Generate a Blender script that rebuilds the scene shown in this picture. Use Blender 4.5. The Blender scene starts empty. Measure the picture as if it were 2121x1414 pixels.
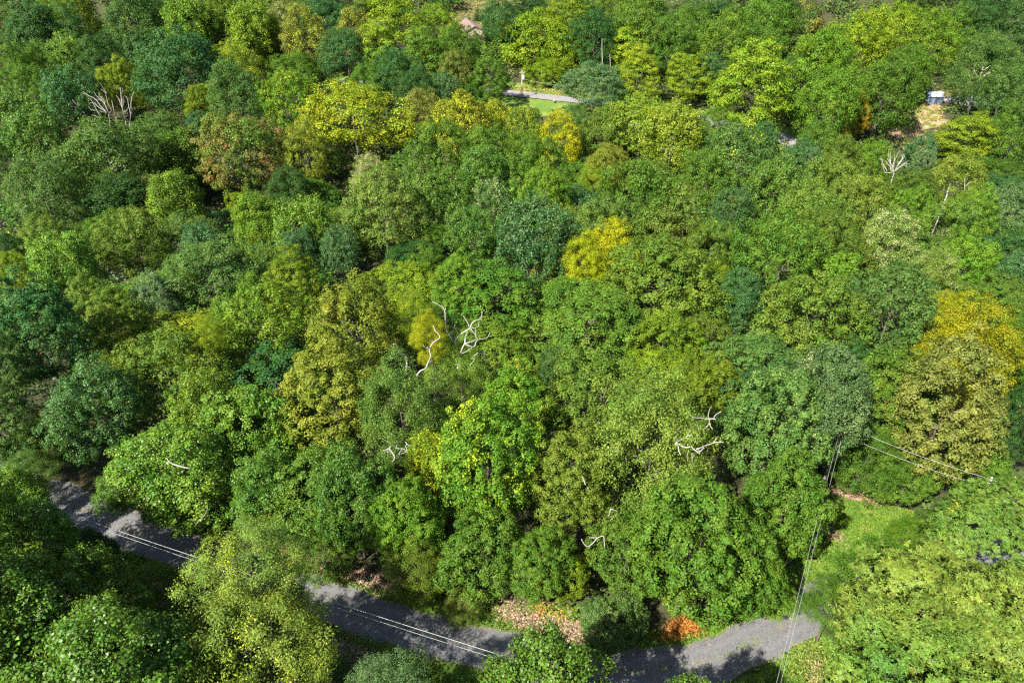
import bpy, math, random
import numpy as np

# ------------------------------------------------------------------ camera, sky, sun, exposure
scene = bpy.context.scene
COL = scene.collection
PITCH = math.radians(35.0)
CAM_H = 46.0
FPX, CU, CV = 1414.0, 1060.5, 707.0           # focal length and centre of the 2121 x 1414 photograph
cam_data = bpy.data.cameras.new("camera")
cam_data.sensor_width = 36.0
cam_data.lens = 36.0 * FPX / 2121.0
cam_data.clip_start = 0.5
cam_data.clip_end = 2000.0
cam = bpy.data.objects.new("camera", cam_data)
COL.objects.link(cam)
cam.location = (0, 0, CAM_H)
cam.rotation_euler = (math.pi / 2 - PITCH, 0, 0)
scene.camera = cam

SUN_ELEV = math.radians(45.0)
SUN_AZ = math.radians(43.0)                   # how far the sun stands to the left of straight behind the camera
sun_dir = (-math.sin(SUN_AZ) * math.cos(SUN_ELEV), -math.cos(SUN_AZ) * math.cos(SUN_ELEV), math.sin(SUN_ELEV))
world = bpy.data.worlds.new("World")
scene.world = world
world.use_nodes = True
wn = world.node_tree
for n in list(wn.nodes):
    wn.nodes.remove(n)
sky = wn.nodes.new("ShaderNodeTexSky")
sky.sky_type = 'NISHITA'
sky.sun_disc = False
sky.sun_elevation = SUN_ELEV
sky.sun_rotation = math.atan2(sun_dir[0], sun_dir[1])
bg = wn.nodes.new("ShaderNodeBackground")
bg.inputs[1].default_value = 0.07
wo = wn.nodes.new("ShaderNodeOutputWorld")
wn.links.new(sky.outputs[0], bg.inputs[0])
wn.links.new(bg.outputs[0], wo.inputs[0])
sl = bpy.data.lights.new("sun", 'SUN')
sl.energy = 5.0
sl.angle = math.radians(0.5)
sl.color = (1.0, 0.95, 0.86)
sun = bpy.data.objects.new("sun", sl)
COL.objects.link(sun)
sun.rotation_euler = (math.pi / 2 - SUN_ELEV, 0, math.atan2(sun_dir[1], sun_dir[0]) + math.pi / 2)
scene.view_settings.view_transform = 'Standard'
scene.view_settings.look = 'None'
scene.view_settings.gamma = 1.0
scene.view_settings.use_curve_mapping = False
scene.view_settings.exposure = 2.2
cy = scene.cycles
cy.max_bounces = 5
cy.diffuse_bounces = 3
cy.glossy_bounces = 2
cy.transmission_bounces = 3
cy.transparent_max_bounces = 4
cy.use_denoising = False
cy.filter_width = 1.3
cy.sample_clamp_indirect = 4.0

rnd = random.Random(11)

# ------------------------------------------------------------------ terrain and pixel rays
KY = np.array([-140, -60, -10, 46, 90, 140, 172, 200, 224, 244, 280, 340, 420, 520, 700], float)
KZ = np.array([26, 8, 0, 0, -10, -18, -17.5, -13.6, -13, -9, 2, 18, 42, 70, 110], float)
_yy = np.linspace(-140, 700, 1681)
_zz = np.interp(_yy, KY, KZ)
_k = np.hanning(25); _k /= _k.sum()
_zs = np.convolve(np.pad(_zz, 12, mode='edge'), _k, mode='valid')


def ground(x, y):
    x = np.asarray(x, float); y = np.asarray(y, float)
    z = np.interp(y, _yy, _zs)
    w = np.clip((y - 58) / 30, 0, 1)
    far_flat = np.exp(-((y - 214) / 16) ** 2)
    bump = 1.6 * np.sin(x * 0.061 + 1.3) * np.cos(y * 0.047 + 0.4) + 0.9 * np.sin(x * 0.13 + y * 0.09)
    return z + w * (1 - 0.9 * far_flat) * bump


def ray(u, v):
    a = (u - CU) / FPX; b = (CV - v) / FPX
    return np.array([a, math.cos(PITCH) + b * math.sin(PITCH), -math.sin(PITCH) + b * math.cos(PITCH)])


def at_z(u, v, z):
    d = ray(u, v)
    t = (z - CAM_H) / d[2]
    return np.array([0, 0, CAM_H]) + d * t


def on_ground(u, v):
    d = ray(u, v)
    ts = np.arange(15, 600, 0.4)
    p = d[None] * ts[:, None]
    h = p[:, 2] + CAM_H - ground(p[:, 0], p[:, 1])
    i = np.argmax(h < 0) if (h < 0).any() else len(ts) - 1
    t = ts[i]
    if i > 0:
        t = ts[i - 1] + 0.4 * h[i - 1] / (h[i - 1] - h[i] + 1e-9)
    q = d * t
    return np.array([q[0], q[1], float(ground(q[0], q[1]))])


def at_depth(u, v, zd):
    return np.array([0, 0, CAM_H]) + ray(u, v) * zd


def project(p):
    q = np.asarray(p, float) - np.array([0, 0, CAM_H])
    zd = q[1] * math.cos(PITCH) - q[2] * math.sin(PITCH)
    yu = q[1] * math.sin(PITCH) + q[2] * math.cos(PITCH)
    return CU + FPX * q[0] / zd, CV - FPX * yu / zd, zd


# ------------------------------------------------------------------ helpers
def new_obj(name, mesh, parent=None, label=None, cat=None, group=None, kind=None):
    o = bpy.data.objects.new(name, mesh)
    COL.objects.link(o)
    if parent is not None:
        o.parent = parent
    if label: o["label"] = label
    if cat: o["category"] = cat
    if group: o["group"] = group
    if kind: o["kind"] = kind
    return o


def mesh_np(name, verts, faces, mat=None, attrs=None, smooth=False):
    """verts (n,3); faces (m,k) array or list of lists"""
    me = bpy.data.meshes.new(name)
    verts = np.asarray(verts, np.float32)
    if isinstance(faces, np.ndarray):
        m, k = faces.shape
        me.vertices.add(len(verts)); me.vertices.foreach_set("co", verts.ravel())
        me.loops.add(m * k); me.loops.foreach_set("vertex_index", faces.astype(np.int32).ravel())
        me.polygons.add(m)
        me.polygons.foreach_set("loop_start", np.arange(0, m * k, k, dtype=np.int32))
        me.polygons.foreach_set("loop_total", np.full(m, k, np.int32))
    else:
        me.from_pydata([tuple(map(float, v)) for v in verts], [], faces)
    for an, arr in (attrs or {}).items():
        dom = 'FACE' if len(arr) != len(verts) else 'POINT'
        a = me.attributes.new(an, 'FLOAT', dom)
        a.data.foreach_set("value", np.asarray(arr, np.float32))
    me.update()
    if smooth:
        me.polygons.foreach_set("use_smooth", [True] * len(me.polygons))
    if mat: me.materials.append(mat)
    return me


class Build:
    """collects boxes, tubes and prisms into one mesh"""
    def __init__(self):
        self.v = []; self.f = []

    def box(self, c, s, rz=0.0):
        b = len(self.v); ca, sa = math.cos(rz), math.sin(rz)
        for dz in (-1, 1):
            for dx, dy in ((-1, -1), (1, -1), (1, 1), (-1, 1)):
                x, y = dx * s[0] / 2, dy * s[1] / 2
                self.v.append((c[0] + x * ca - y * sa, c[1] + x * sa + y * ca, c[2] + dz * s[2] / 2))
        for q in ((0, 3, 2, 1), (4, 5, 6, 7), (0, 1, 5, 4), (1, 2, 6, 5), (2, 3, 7, 6), (3, 0, 4, 7)):
            self.f.append([b + i for i in q])

    def tube(self, pts, radii, n=6):
        pts = [np.asarray(p, float) for p in pts]
        b = len(self.v)
        up = np.array([0.31, 0.2, 0.93])
        for i, p in enumerate(pts):
            t = pts[min(i + 1, len(pts) - 1)] - pts[max(i - 1, 0)]
            t = t / (np.linalg.norm(t) + 1e-9)
            a = np.cross(t, up)
            if np.linalg.norm(a) < 0.1: a = np.cross(t, (1, 0, 0))
            a /= np.linalg.norm(a); c = np.cross(t, a)
            for k in range(n):
                w = 2 * math.pi * k / n
                self.v.append(tuple(p + radii[i] * (a * math.cos(w) + c * math.sin(w))))
        for i in range(len(pts) - 1):
            for k in range(n):
                k2 = (k + 1) % n
                self.f.append([b + i * n + k, b + i * n + k2, b + (i + 1) * n + k2, b + (i + 1) * n + k])
        self.f.append([b + k for k in range(n)][::-1])
        self.f.append([b + (len(pts) - 1) * n + k for k in range(n)])

    def poly(self, vs, fs):
        b = len(self.v); self.v += [tuple(map(float, x)) for x in vs]; self.f += [[b + i for i in q] for q in fs]

    def mesh(self, name, mat, smooth=False):
        me = bpy.data.meshes.new(name); me.from_pydata(self.v, [], self.f); me.update()
        if smooth: me.polygons.foreach_set("use_smooth", [True] * len(me.polygons))
        if mat: me.materials.append(mat)
        return me


def nodes(name):
    m = bpy.data.materials.new(name); m.use_nodes = True
    nt = m.node_tree; b = nt.nodes["Principled BSDF"]
    return m, nt, b


def N(nt, t, **kw):
    n = nt.nodes.new(t)
    for k, v in kw.items():
        if k.startswith("i_"):
            n.inputs[int(k[2:])].default_value = v
        else:
            setattr(n, k, v)
    return n


def ramp(nt, fac, stops):
    r = nt.nodes.new("ShaderNodeValToRGB")
    e = r.color_ramp.elements
    while len(e) < len(stops): e.new(0.5)
    for x, (p, c) in zip(e, stops):
        x.position = p; x.color = (*c, 1)
    nt.links.new(fac, r.inputs[0])
    return r.outputs[0]


def mix(nt, fac, a, b, mode='MIX'):
    m = nt.nodes.new("ShaderNodeMix"); m.data_type = 'RGBA'; m.blend_type = mode
    for s, x in ((0, fac), (6, a), (7, b)):
        if hasattr(x, "is_output") or isinstance(x, bpy.types.NodeSocket): nt.links.new(x, m.inputs[s])
        elif s == 0: m.inputs[0].default_value = x
        else: m.inputs[s].default_value = (*x, 1)
    return m.outputs[2]


def math_n(nt, op, a, b=None, c=None, clamp=False):
    m = nt.nodes.new("ShaderNodeMath"); m.operation = op; m.use_clamp = clamp
    for i, x in enumerate((a, b, c)):
        if x is None: continue
        if isinstance(x, bpy.types.NodeSocket): nt.links.new(x, m.inputs[i])
        else: m.inputs[i].default_value = x
    return m.outputs[0]


# ------------------------------------------------------------------ materials
def foliage(name, accent=None, gloss=0.52, spec=0.13, trans=0.42, patch_lo=0.52, patch_scale=0.32):
    m, nt, b = nodes(name)
    oi = N(nt, "ShaderNodeObjectInfo")
    lr = N(nt, "ShaderNodeAttribute", attribute_name="leaf_rand").outputs["Fac"]
    br = N(nt, "ShaderNodeAttribute", attribute_name="lobe_rand").outputs["Fac"]
    tc = N(nt, "ShaderNodeTexCoord")
    hsv = N(nt, "ShaderNodeHueSaturation")
    # hue, saturation and lightness wander from leaf to leaf, bough to bough and tree to tree
    hue = math_n(nt, 'ADD', math_n(nt, 'MULTIPLY_ADD', lr, 0.04, 0.487), math_n(nt, 'MULTIPLY_ADD', br, -0.03, 0.015))
    hue = math_n(nt, 'ADD', hue, math_n(nt, 'MULTIPLY_ADD', oi.outputs["Random"], 0.016, -0.008))
    val = math_n(nt, 'MULTIPLY', math_n(nt, 'MULTIPLY_ADD', lr, 0.95, 0.52), math_n(nt, 'MULTIPLY_ADD', br, 0.34, 0.83))
    # and across one crown: patches of older, newer and drier leaves
    wn_ = N(nt, "ShaderNodeTexNoise"); wn_.noise_dimensions = '4D'; wn_.inputs["Scale"].default_value = 0.38; wn_.inputs["Detail"].default_value = 3
    nt.links.new(tc.outputs["Object"], wn_.inputs["Vector"]); nt.links.new(math_n(nt, 'MULTIPLY', oi.outputs["Random"], 40.0), wn_.inputs["W"])
    hue = math_n(nt, 'ADD', hue, math_n(nt, 'MULTIPLY_ADD', wn_.outputs["Fac"], 0.07, -0.035))
    val = math_n(nt, 'MULTIPLY', val, math_n(nt, 'MULTIPLY_ADD', wn_.outputs["Fac"], -0.7, 1.35))
    nt.links.new(hue, hsv.inputs["Hue"]); nt.links.new(val, hsv.inputs["Value"])
    hsv.inputs["Saturation"].default_value = 1.0
    nt.links.new(oi.outputs["Color"], hsv.inputs["Color"])
    col = hsv.outputs[0]
    if accent:
        ns = N(nt, "ShaderNodeTexNoise"); ns.inputs["Scale"].default_value = patch_scale; ns.inputs["Detail"].default_value = 3
        off = N(nt, "ShaderNodeVectorMath", operation='ADD')
        nt.links.new(tc.outputs["Object"], off.inputs[0])
        cb = N(nt, "ShaderNodeCombineXYZ")
        nt.links.new(math_n(nt, 'MULTIPLY', oi.outputs["Random"], 60.0), cb.inputs[0])
        nt.links.new(cb.outputs[0], off.inputs[1]); nt.links.new(off.outputs[0], ns.inputs["Vector"])
        f = math_n(nt, 'ADD', ns.outputs["Fac"], math_n(nt, 'MULTIPLY_ADD', lr, 0.5, -0.25))
        f = math_n(nt, 'ADD', f, math_n(nt, 'MULTIPLY_ADD', oi.outputs["Alpha"], 0.7, -0.35))
        f = math_n(nt, 'MULTIPLY_ADD', f, 7.0, -7.0 * patch_lo, clamp=True)
        ac = N(nt, "ShaderNodeHueSaturation"); ac.inputs["Color"].default_value = (*accent, 1)
        nt.links.new(val, ac.inputs["Value"]); nt.links.new(hue, ac.inputs["Hue"])
        col = mix(nt, f, col, ac.outputs[0])
    nt.links.new(col, b.inputs["Base Color"])
    b.inputs["Roughness"].default_value = gloss
    b.inputs["Specular IOR Level"].default_value = spec
    tr = N(nt, "ShaderNodeBsdfTranslucent")
    tcol = mix(nt, 1.0, col, (1.25, 1.15, 0.45), 'MULTIPLY')
    nt.links.new(tcol, tr.inputs["Color"])
    ms = N(nt, "ShaderNodeMixShader"); ms.inputs[0].default_value = trans
    nt.links.new(b.outputs[0], ms.inputs[1]); nt.links.new(tr.outputs[0], ms.inputs[2])
    nt.links.new(ms.outputs[0], nt.nodes["Material Output"].inputs["Surface"])
    return m


LEAF = {
    None: foliage("leaf"),
    'y': foliage("leaf_turning_yellow", (0.30, 0.30, 0.010)),
    'g': foliage("leaf_bright_yellow_green", (0.16, 0.22, 0.015)),
    'o': foliage("leaf_turning_orange", (0.42, 0.17, 0.03), patch_scale=0.25),
    'r': foliage("leaf_turning_rust", (0.16, 0.055, 0.03), patch_scale=0.22),
    'c': foliage("leaf_cream", (0.30, 0.28, 0.14), patch_scale=0.4),
    'w': foliage("leaf_glossy", None, gloss=0.45, spec=0.24, trans=0.36),
}


def bark(name, c1, c2, scale=3.0):
    m, nt, b = nodes(name)
    tc = N(nt, "ShaderNodeTexCoord")
    mp = N(nt, "ShaderNodeMapping"); mp.inputs["Scale"].default_value = (scale, scale, scale * 0.25)
    nt.links.new(tc.outputs["Object"], mp.inputs[0])
    ns = N(nt, "ShaderNodeTexNoise"); ns.inputs["Scale"].default_value = 1.0; ns.inputs["Detail"].default_value = 6
    nt.links.new(mp.outputs[0], ns.inputs["Vector"])
    nt.links.new(ramp(nt, ns.outputs["Fac"], [(0.3, c1), (0.7, c2)]), b.inputs["Base Color"])
    b.inputs["Roughness"].default_value = 0.9
    bp = N(nt, "ShaderNodeBump"); bp.inputs["Strength"].default_value = 0.6; bp.inputs["Distance"].default_value = 0.03
    nt.links.new(ns.outputs["Fac"], bp.inputs["Height"]); nt.links.new(bp.outputs[0], b.inputs["Normal"])
    return m


BARK = bark("bark", (0.03, 0.024, 0.018), (0.085, 0.07, 0.056))
BARK_PALE = bark("pale_bark", (0.22, 0.2, 0.17), (0.42, 0.40, 0.36))
DEAD_WHITE = bark("bleached_dead_wood", (0.14, 0.125, 0.11), (0.26, 0.24, 0.225), 2.0)
DEAD_GREY = bark("grey_dead_wood", (0.12, 0.10, 0.09), (0.26, 0.22, 0.21), 2.0)
POLE_WOOD = bark("weathered_pole_wood", (0.14, 0.11, 0.09), (0.27, 0.23, 0.19), 4.0)


def plain(name, c, rough=0.6, metal=0.0, var=0.15, scale=6.0):
    m, nt, b = nodes(name)
    tc = N(nt, "ShaderNodeTexCoord")
    ns = N(nt, "ShaderNodeTexNoise"); ns.inputs["Scale"].default_value = scale; ns.inputs["Detail"].default_value = 5
    nt.links.new(tc.outputs["Object"], ns.inputs["Vector"])
    lo = tuple(x * (1 - var) for x in c); hi = tuple(min(1, x * (1 + var)) for x in c)
    nt.links.new(ramp(nt, ns.outputs["Fac"], [(0.3, lo), (0.7, hi)]), b.inputs["Base Color"])
    b.inputs["Roughness"].default_value = rough; b.inputs["Metallic"].default_value = metal
    return m


def stuff_mat(name, stops, rough=0.7, trans=0.0):
    """colour from the per-piece random value"""
    m, nt, b = nodes(name)
    lr = N(nt, "ShaderNodeAttribute", attribute_name="leaf_rand").outputs["Fac"]
    c = ramp(nt, lr, stops)
    nt.links.new(c, b.inputs["Base Color"]); b.inputs["Roughness"].default_value = rough
    b.inputs["Specular IOR Level"].default_value = 0.3
    if trans:
        tr = N(nt, "ShaderNodeBsdfTranslucent"); nt.links.new(c, tr.inputs[0])
        ms = N(nt, "ShaderNodeMixShader"); ms.inputs[0].default_value = trans
        nt.links.new(b.outputs[0], ms.inputs[1]); nt.links.new(tr.outputs[0], ms.inputs[2])
        nt.links.new(ms.outputs[0], nt.nodes["Material Output"].inputs["Surface"])
    return m


# ------------------------------------------------------------------ road lines and clearings in world metres
ROAD_PX = [(-330, 900), (-120, 950), (20, 993), (126, 1036), (313, 1116), (437, 1159), (579, 1207), (704, 1252), (851, 1302),
           (1022, 1347), (1200, 1382), (1350, 1386), (1480, 1366), (1590, 1312), (1668, 1266), (1750, 1222), (1860, 1185), (2010, 1150), (2200, 1120), (2500, 1090)]
ROAD = np.array([at_z(u, v, 0)[:2] for u, v in ROAD_PX])


def smooth_line(p, n):
    p = np.asarray(p, float)
    out = []
    P = np.vstack([2 * p[0] - p[1], p, 2 * p[-1] - p[-2]])
    for i in range(1, len(P) - 2):
        for t in np.linspace(0, 1, n, endpoint=False):
            a, b, c, d = P[i - 1], P[i], P[i + 1], P[i + 2]
            out.append(0.5 * (2 * b + (c - a) * t + (2 * a - 5 * b + 4 * c - d) * t * t + (3 * b - a - 3 * c + d) * t ** 3))
    out.append(P[-2])
    return np.array(out)


ROAD_L = smooth_line(ROAD, 10)
FAR_PX = [(700, 176), (850, 185), (960, 188), (1050, 194), (1110, 200), (1172, 207), (1300, 222), (1450, 250), (1625, 291), (1700, 330)]
FAR_L = smooth_line([on_ground(u, v)[:2] for u, v in FAR_PX], 8)


def dist_line(x, y, L):
    x = np.asarray(x, float).ravel(); y = np.asarray(y, float).ravel()
    best = np.full(len(x), 1e9)
    for a, b in zip(L[:-1], L[1:]):
        d = b - a; l2 = (d ** 2).sum() + 1e-9
        t = np.clip(((x - a[0]) * d[0] + (y - a[1]) * d[1]) / l2, 0, 1)
        best = np.minimum(best, np.hypot(x - a[0] - t * d[0], y - a[1] - t * d[1]))
    return best


def in_poly(x, y, poly):
    x = np.asarray(x, float).ravel(); y = np.asarray(y, float).ravel()
    ins = np.zeros(len(x), bool)
    n = len(poly)
    for i in range(n):
        x1, y1 = poly[i]; x2, y2 = poly[(i + 1) % n]
        c = ((y1 > y) != (y2 > y)) & (x < (x2 - x1) * (y - y1) / (y2 - y1 + 1e-12) + x1)
        ins ^= c
    return ins


def px_poly(pts):
    return [tuple(on_ground(u, v)[:2]) for u, v in pts]


GRASS_POLYS = [px_poly(p) for p in (
    [(1700, 1030), (1810, 1048), (1890, 1062), (1860, 1120), (1800, 1180), (1740, 1235), (1690, 1225), (1610, 1270), (1480, 1330), (1380, 1350), (1330, 1338), (1500, 1285), (1640, 1180)],   # clearing and verge by the bend
    [(560, 1150), (640, 1165), (800, 1210), (960, 1250), (1100, 1255), (1250, 1262), (1400, 1325), (1330, 1352), (1190, 1346), (1090, 1322), (900, 1276), (700, 1216), (580, 1178)],          # bank above the road
    [(1470, 1425), (1545, 1398), (1625, 1348), (1690, 1315), (1760, 1330), (1740, 1430)],   # inside of the bend
    [(680, 1290), (800, 1328), (950, 1368), (1100, 1405), (1100, 1450), (650, 1450)],       # below the road
    [(330, 1165), (420, 1192), (380, 1230), (200, 1150), (130, 1085), (230, 1115)])]
LITTER_POLYS = [px_poly(p) for p in (
    [(1015, 1262), (1040, 1248), (1110, 1262), (1180, 1280), (1240, 1310), (1300, 1332), (1290, 1345), (1180, 1338), (1130, 1318), (1060, 1290)],
    [(590, 1135), (640, 1160), (720, 1185), (800, 1195), (840, 1210), (815, 1228), (700, 1196), (600, 1162)],
    [(690, 1320), (760, 1345), (790, 1380), (760, 1440), (660, 1440)],
    [(1690, 1088), (1715, 1085), (1740, 1110), (1752, 1120), (1735, 1128), (1705, 1110)],
    [(1730, 1018), (1770, 1022), (1812, 1040), (1800, 1050), (1750, 1036)],
    [(1665, 1378), (1700, 1362), (1705, 1425), (1680, 1425)])]
FAR_LAWN = px_poly([(1030, 208), (1075, 204), (1120, 208), (1172, 215), (1200, 222), (1200, 240), (1020, 240)])
FAR_BANK = px_poly([(1045, 188), (1110, 193), (1200, 206), (1210, 196), (1110, 178), (1040, 178)])
SHED_BANK = px_poly([(1870, 240), (1925, 205), (1960, 185), (2010, 180), (2010, 200), (1960, 225), (1940, 260), (1935, 310), (1860, 300)])
HOUSE_CLEAR = px_poly([(915, 30), (950, -10), (1080, -14), (1075, 15), (1010, 60), (990, 72), (930, 62)])

# ------------------------------------------------------------------ ground
xs = np.concatenate([np.arange(-480, -84, 9), np.arange(-84, 84, 0.8), np.arange(84, 481, 9)])
ys = np.concatenate([np.arange(-135, 0, 6), np.arange(0, 62, 0.6), np.arange(62, 250, 1.6), np.arange(250, 690, 7)])
gx, gy = np.meshgrid(xs, ys)
gz = ground(gx, gy)
# the verge rises a little above the road and the woods' floor is uneven
dr = dist_line(gx, gy, ROAD_L).reshape(gx.shape)
micro = 0.10 * np.sin(gx * 1.1 + 0.7 * gy) * np.cos(gy * 0.9 - 0.3 * gx) + 0.06 * np.sin(gx * 2.3 + 1.0) * np.sin(gy * 2.1)
gz = gz + np.clip((dr - 2.4) / 3.0, 0, 1) * (micro + 0.18) * np.clip((90 - gy) / 30, 0, 1)
dfar = dist_line(gx, gy, FAR_L).reshape(gx.shape)
ny, nx = gx.shape
ii = np.arange(ny * nx).reshape(ny, nx)
gf = np.stack([ii[:-1, :-1], ii[:-1, 1:], ii[1:, 1:], ii[1:, :-1]], -1).reshape(-1, 4)
fx, fy = gx.ravel(), gy.ravel()
zone_g = np.zeros(len(fx)); zone_l = np.zeros(len(fx)); zone_d = np.zeros(len(fx))
for p in GRASS_POLYS: zone_g[in_poly(fx, fy, p)] = 1
for p in LITTER_POLYS: zone_l[in_poly(fx, fy, p)] = 1
for p in (FAR_LAWN, FAR_BANK): zone_g[in_poly(fx, fy, p)] = 1
zone_d[in_poly(fx, fy, SHED_BANK)] = 1
zone_d[in_poly(fx, fy, HOUSE_CLEAR)] = 0.45
zone_g[(dfar.ravel() < 9)] = np.maximum(zone_g[(dfar.ravel() < 9)], 0.8)


def mat_ground():
    m, nt, b = nodes("forest_floor")
    tc = N(nt, "ShaderNodeTexCoord")
    def noise(s, d=5):
        n = N(nt, "ShaderNodeTexNoise"); n.inputs["Scale"].default_value = s; n.inputs["Detail"].default_value = d
        nt.links.new(tc.outputs["Object"], n.inputs["Vector"]); return n.outputs["Fac"]
    n1, n2, n3 = noise(0.35), noise(2.6), noise(0.09, 3)
    floor = ramp(nt, n2, [(0.3, (0.016, 0.018, 0.008)), (0.52, (0.034, 0.032, 0.013)), (0.72, (0.026, 0.042, 0.010))])  # floor tones darkened: shade of the gaps between crowns put into the colour
    grass = ramp(nt, n1, [(0.25, (0.035, 0.075, 0.012)), (0.5, (0.06, 0.105, 0.014)), (0.75, (0.12, 0.13, 0.03))])
    litter = ramp(nt, n2, [(0.3, (0.08, 0.045, 0.03)), (0.6, (0.16, 0.10, 0.065)), (0.8, (0.22, 0.15, 0.10))])
    dirt = ramp(nt, n1, [(0.3, (0.17, 0.105, 0.065)), (0.48, (0.22, 0.145, 0.09)), (0.6, (0.09, 0.10, 0.03)), (0.8, (0.12, 0.12, 0.035))])
    g = N(nt, "ShaderNodeAttribute", attribute_name="zone_grass").outputs["Fac"]
    l = N(nt, "ShaderNodeAttribute", attribute_name="zone_litter").outputs["Fac"]
    d = N(nt, "ShaderNodeAttribute", attribute_name="zone_dirt").outputs["Fac"]
    def edge(a):
        return math_n(nt, 'MULTIPLY_ADD', math_n(nt, 'ADD', a, math_n(nt, 'MULTIPLY_ADD', n1, 0.8, -0.4)), 4.0, -1.5, clamp=True)
    c = mix(nt, edge(g), floor, grass)
    c = mix(nt, edge(d), c, dirt)
    c = mix(nt, edge(l), c, litter)
    nt.links.new(c, b.inputs["Base Color"]); b.inputs["Roughness"].default_value = 0.95
    b.inputs["Specular IOR Level"].default_value = 0.15
    bp = N(nt, "ShaderNodeBump"); bp.inputs["Strength"].default_value = 0.8; bp.inputs["Distance"].default_value = 0.08
    nt.links.new(n2, bp.inputs["Height"]); nt.links.new(bp.outputs[0], b.inputs["Normal"])
    return m


gme = mesh_np("ground", np.stack([fx, fy, gz.ravel()], -1), gf, mat_ground(),
              {"zone_grass": zone_g, "zone_litter": zone_l, "zone_dirt": zone_d}, smooth=True)
new_obj("ground", gme, kind="structure")


def strip(L, half, z_fn, wob=0.0, seed=0, cross=10):
    L = np.asarray(L)
    t = np.gradient(L, axis=0); t /= np.linalg.norm(t, axis=1)[:, None]
    nrm = np.stack([-t[:, 1], t[:, 0]], -1)
    r = np.random.RandomState(seed)
    nL = len(L)
    wl = half + wob * (np.sin(np.arange(nL) * 0.9 + 1) * 0.5 + r.uniform(-0.5, 0.5, nL))
    wr = half + wob * (np.sin(np.arange(nL) * 0.7) * 0.5 + r.uniform(-0.5, 0.5, nL))
    vs = []; ac = []; al = []
    s = np.concatenate([[0], np.cumsum(np.linalg.norm(np.diff(L, axis=0), axis=1))])
    for k in range(cross + 1):
        f = k / cross * 2 - 1
        w = np.where(f < 0, wr, wl) * f
        p = L + nrm * w[:, None]
        z = z_fn(p[:, 0], p[:, 1], f)
        vs.append(np.column_stack([p, z])); ac.append(np.full(nL, f)); al.append(s)
    vs = np.concatenate(vs); idx = np.arange((cross + 1) * nL).reshape(cross + 1, nL)
    fs = np.stack([idx[:-1, :-1], idx[:-1, 1:], idx[1:, 1:], idx[1:, :-1]], -1).reshape(-1, 4)[:, ::-1]
    return vs, fs, np.concatenate(ac), np.concatenate(al)


def mat_gravel():
    m, nt, b = nodes("road_gravel")
    tc = N(nt, "ShaderNodeTexCoord")
    a = N(nt, "ShaderNodeAttribute", attribute_name="across").outputs["Fac"]
    def noise(s, d=5):
        n = N(nt, "ShaderNodeTexNoise"); n.inputs["Scale"].default_value = s; n.inputs["Detail"].default_value = d
        nt.links.new(tc.outputs["Object"], n.inputs["Vector"]); return n.outputs["Fac"]
    fine, mid, big = noise(11, 4), noise(1.3), noise(0.25)
    vor = N(nt, "ShaderNodeTexVoronoi"); vor.inputs["Scale"].default_value = 9.0
    nt.links.new(tc.outputs["Object"], vor.inputs["Vector"])
    c = ramp(nt, fine, [(0.3, (0.030, 0.030, 0.030)), (0.55, (0.058, 0.058, 0.058)), (0.75, (0.105, 0.105, 0.104))])
    c = mix(nt, math_n(nt, 'MULTIPLY', vor.outputs["Color"], 0.35), c, (0.12, 0.117, 0.12))
    # ruts packed paler, a weedy dusty strip along the middle and the edges
    w = math_n(nt, 'ABSOLUTE', a)
    crownw = math_n(nt, 'MULTIPLY_ADD', w, -5.0, 1.0, clamp=True)
    f = math_n(nt, 'MULTIPLY', crownw, math_n(nt, 'MULTIPLY_ADD', mid, 5.0, -2.1, clamp=True))
    c = mix(nt, math_n(nt, 'MULTIPLY', f, 0.7), c, (0.085, 0.085, 0.04))
    rut = math_n(nt, 'MULTIPLY_ADD', math_n(nt, 'ABSOLUTE', math_n(nt, 'SUBTRACT', w, 0.5)), -5.0, 1.0, clamp=True)
    c = mix(nt, math_n(nt, 'MULTIPLY', rut, 0.35), c, (0.09, 0.09, 0.089))
    ed = math_n(nt, 'MULTIPLY_ADD', math_n(nt, 'ADD', w, math_n(nt, 'MULTIPLY_ADD', mid, 0.5, -0.25)), 6.0, -5.0, clamp=True)
    c = mix(nt, math_n(nt, 'MULTIPLY', ed, 0.8), c, (0.10, 0.085, 0.05))
    nt.links.new(c, b.inputs["Base Color"]); b.inputs["Roughness"].default_value = 0.9
    bp = N(nt, "ShaderNodeBump"); bp.inputs["Strength"].default_value = 0.7; bp.inputs["Distance"].default_value = 0.03
    nt.links.new(fine, bp.inputs["Height"]); nt.links.new(bp.outputs[0], b.inputs["Normal"])
    return m


vs, fs, ac, al = strip(ROAD_L, 1.68, lambda x, y, f: 0.035 + 0.03 * (1 - f * f) + 0 * x - 0.03 * (abs(f) > 0.95), 0.28, 3)
new_obj("gravel_road", mesh_np("gravel_road", vs, fs, mat_gravel(), {"across": ac}, smooth=True), kind="structure")
mfar = plain("pale_asphalt", (0.12, 0.112, 0.108), 0.9, var=0.12, scale=0.6)
vs, fs, ac, al = strip(FAR_L, 2.6, lambda x, y, f: ground(x, y) + 0.25, 0.2, 4, 6)
new_obj("paved_road", mesh_np("paved_road", vs, fs, mfar, smooth=True), kind="structure")
pad = [on_ground(u, v) for u, v in [(1948, 214), (1960, 203), (1990, 200), (2040, 206), (2050, 222), (2000, 222), (1975, 216)]]
b_ = Build(); b_.poly([(p[0], p[1], p[2] + 0.25) for p in pad], [list(range(len(pad)))])
new_obj("gravel_driveway", b_.mesh("gravel_driveway", plain("drive_gravel", (0.26, 0.25, 0.25), 0.9)), kind="structure")


# ------------------------------------------------------------------ leaf and crown meshes
def unit(v):
    return v / (np.linalg.norm(v, axis=-1, keepdims=True) + 1e-9)


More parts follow.
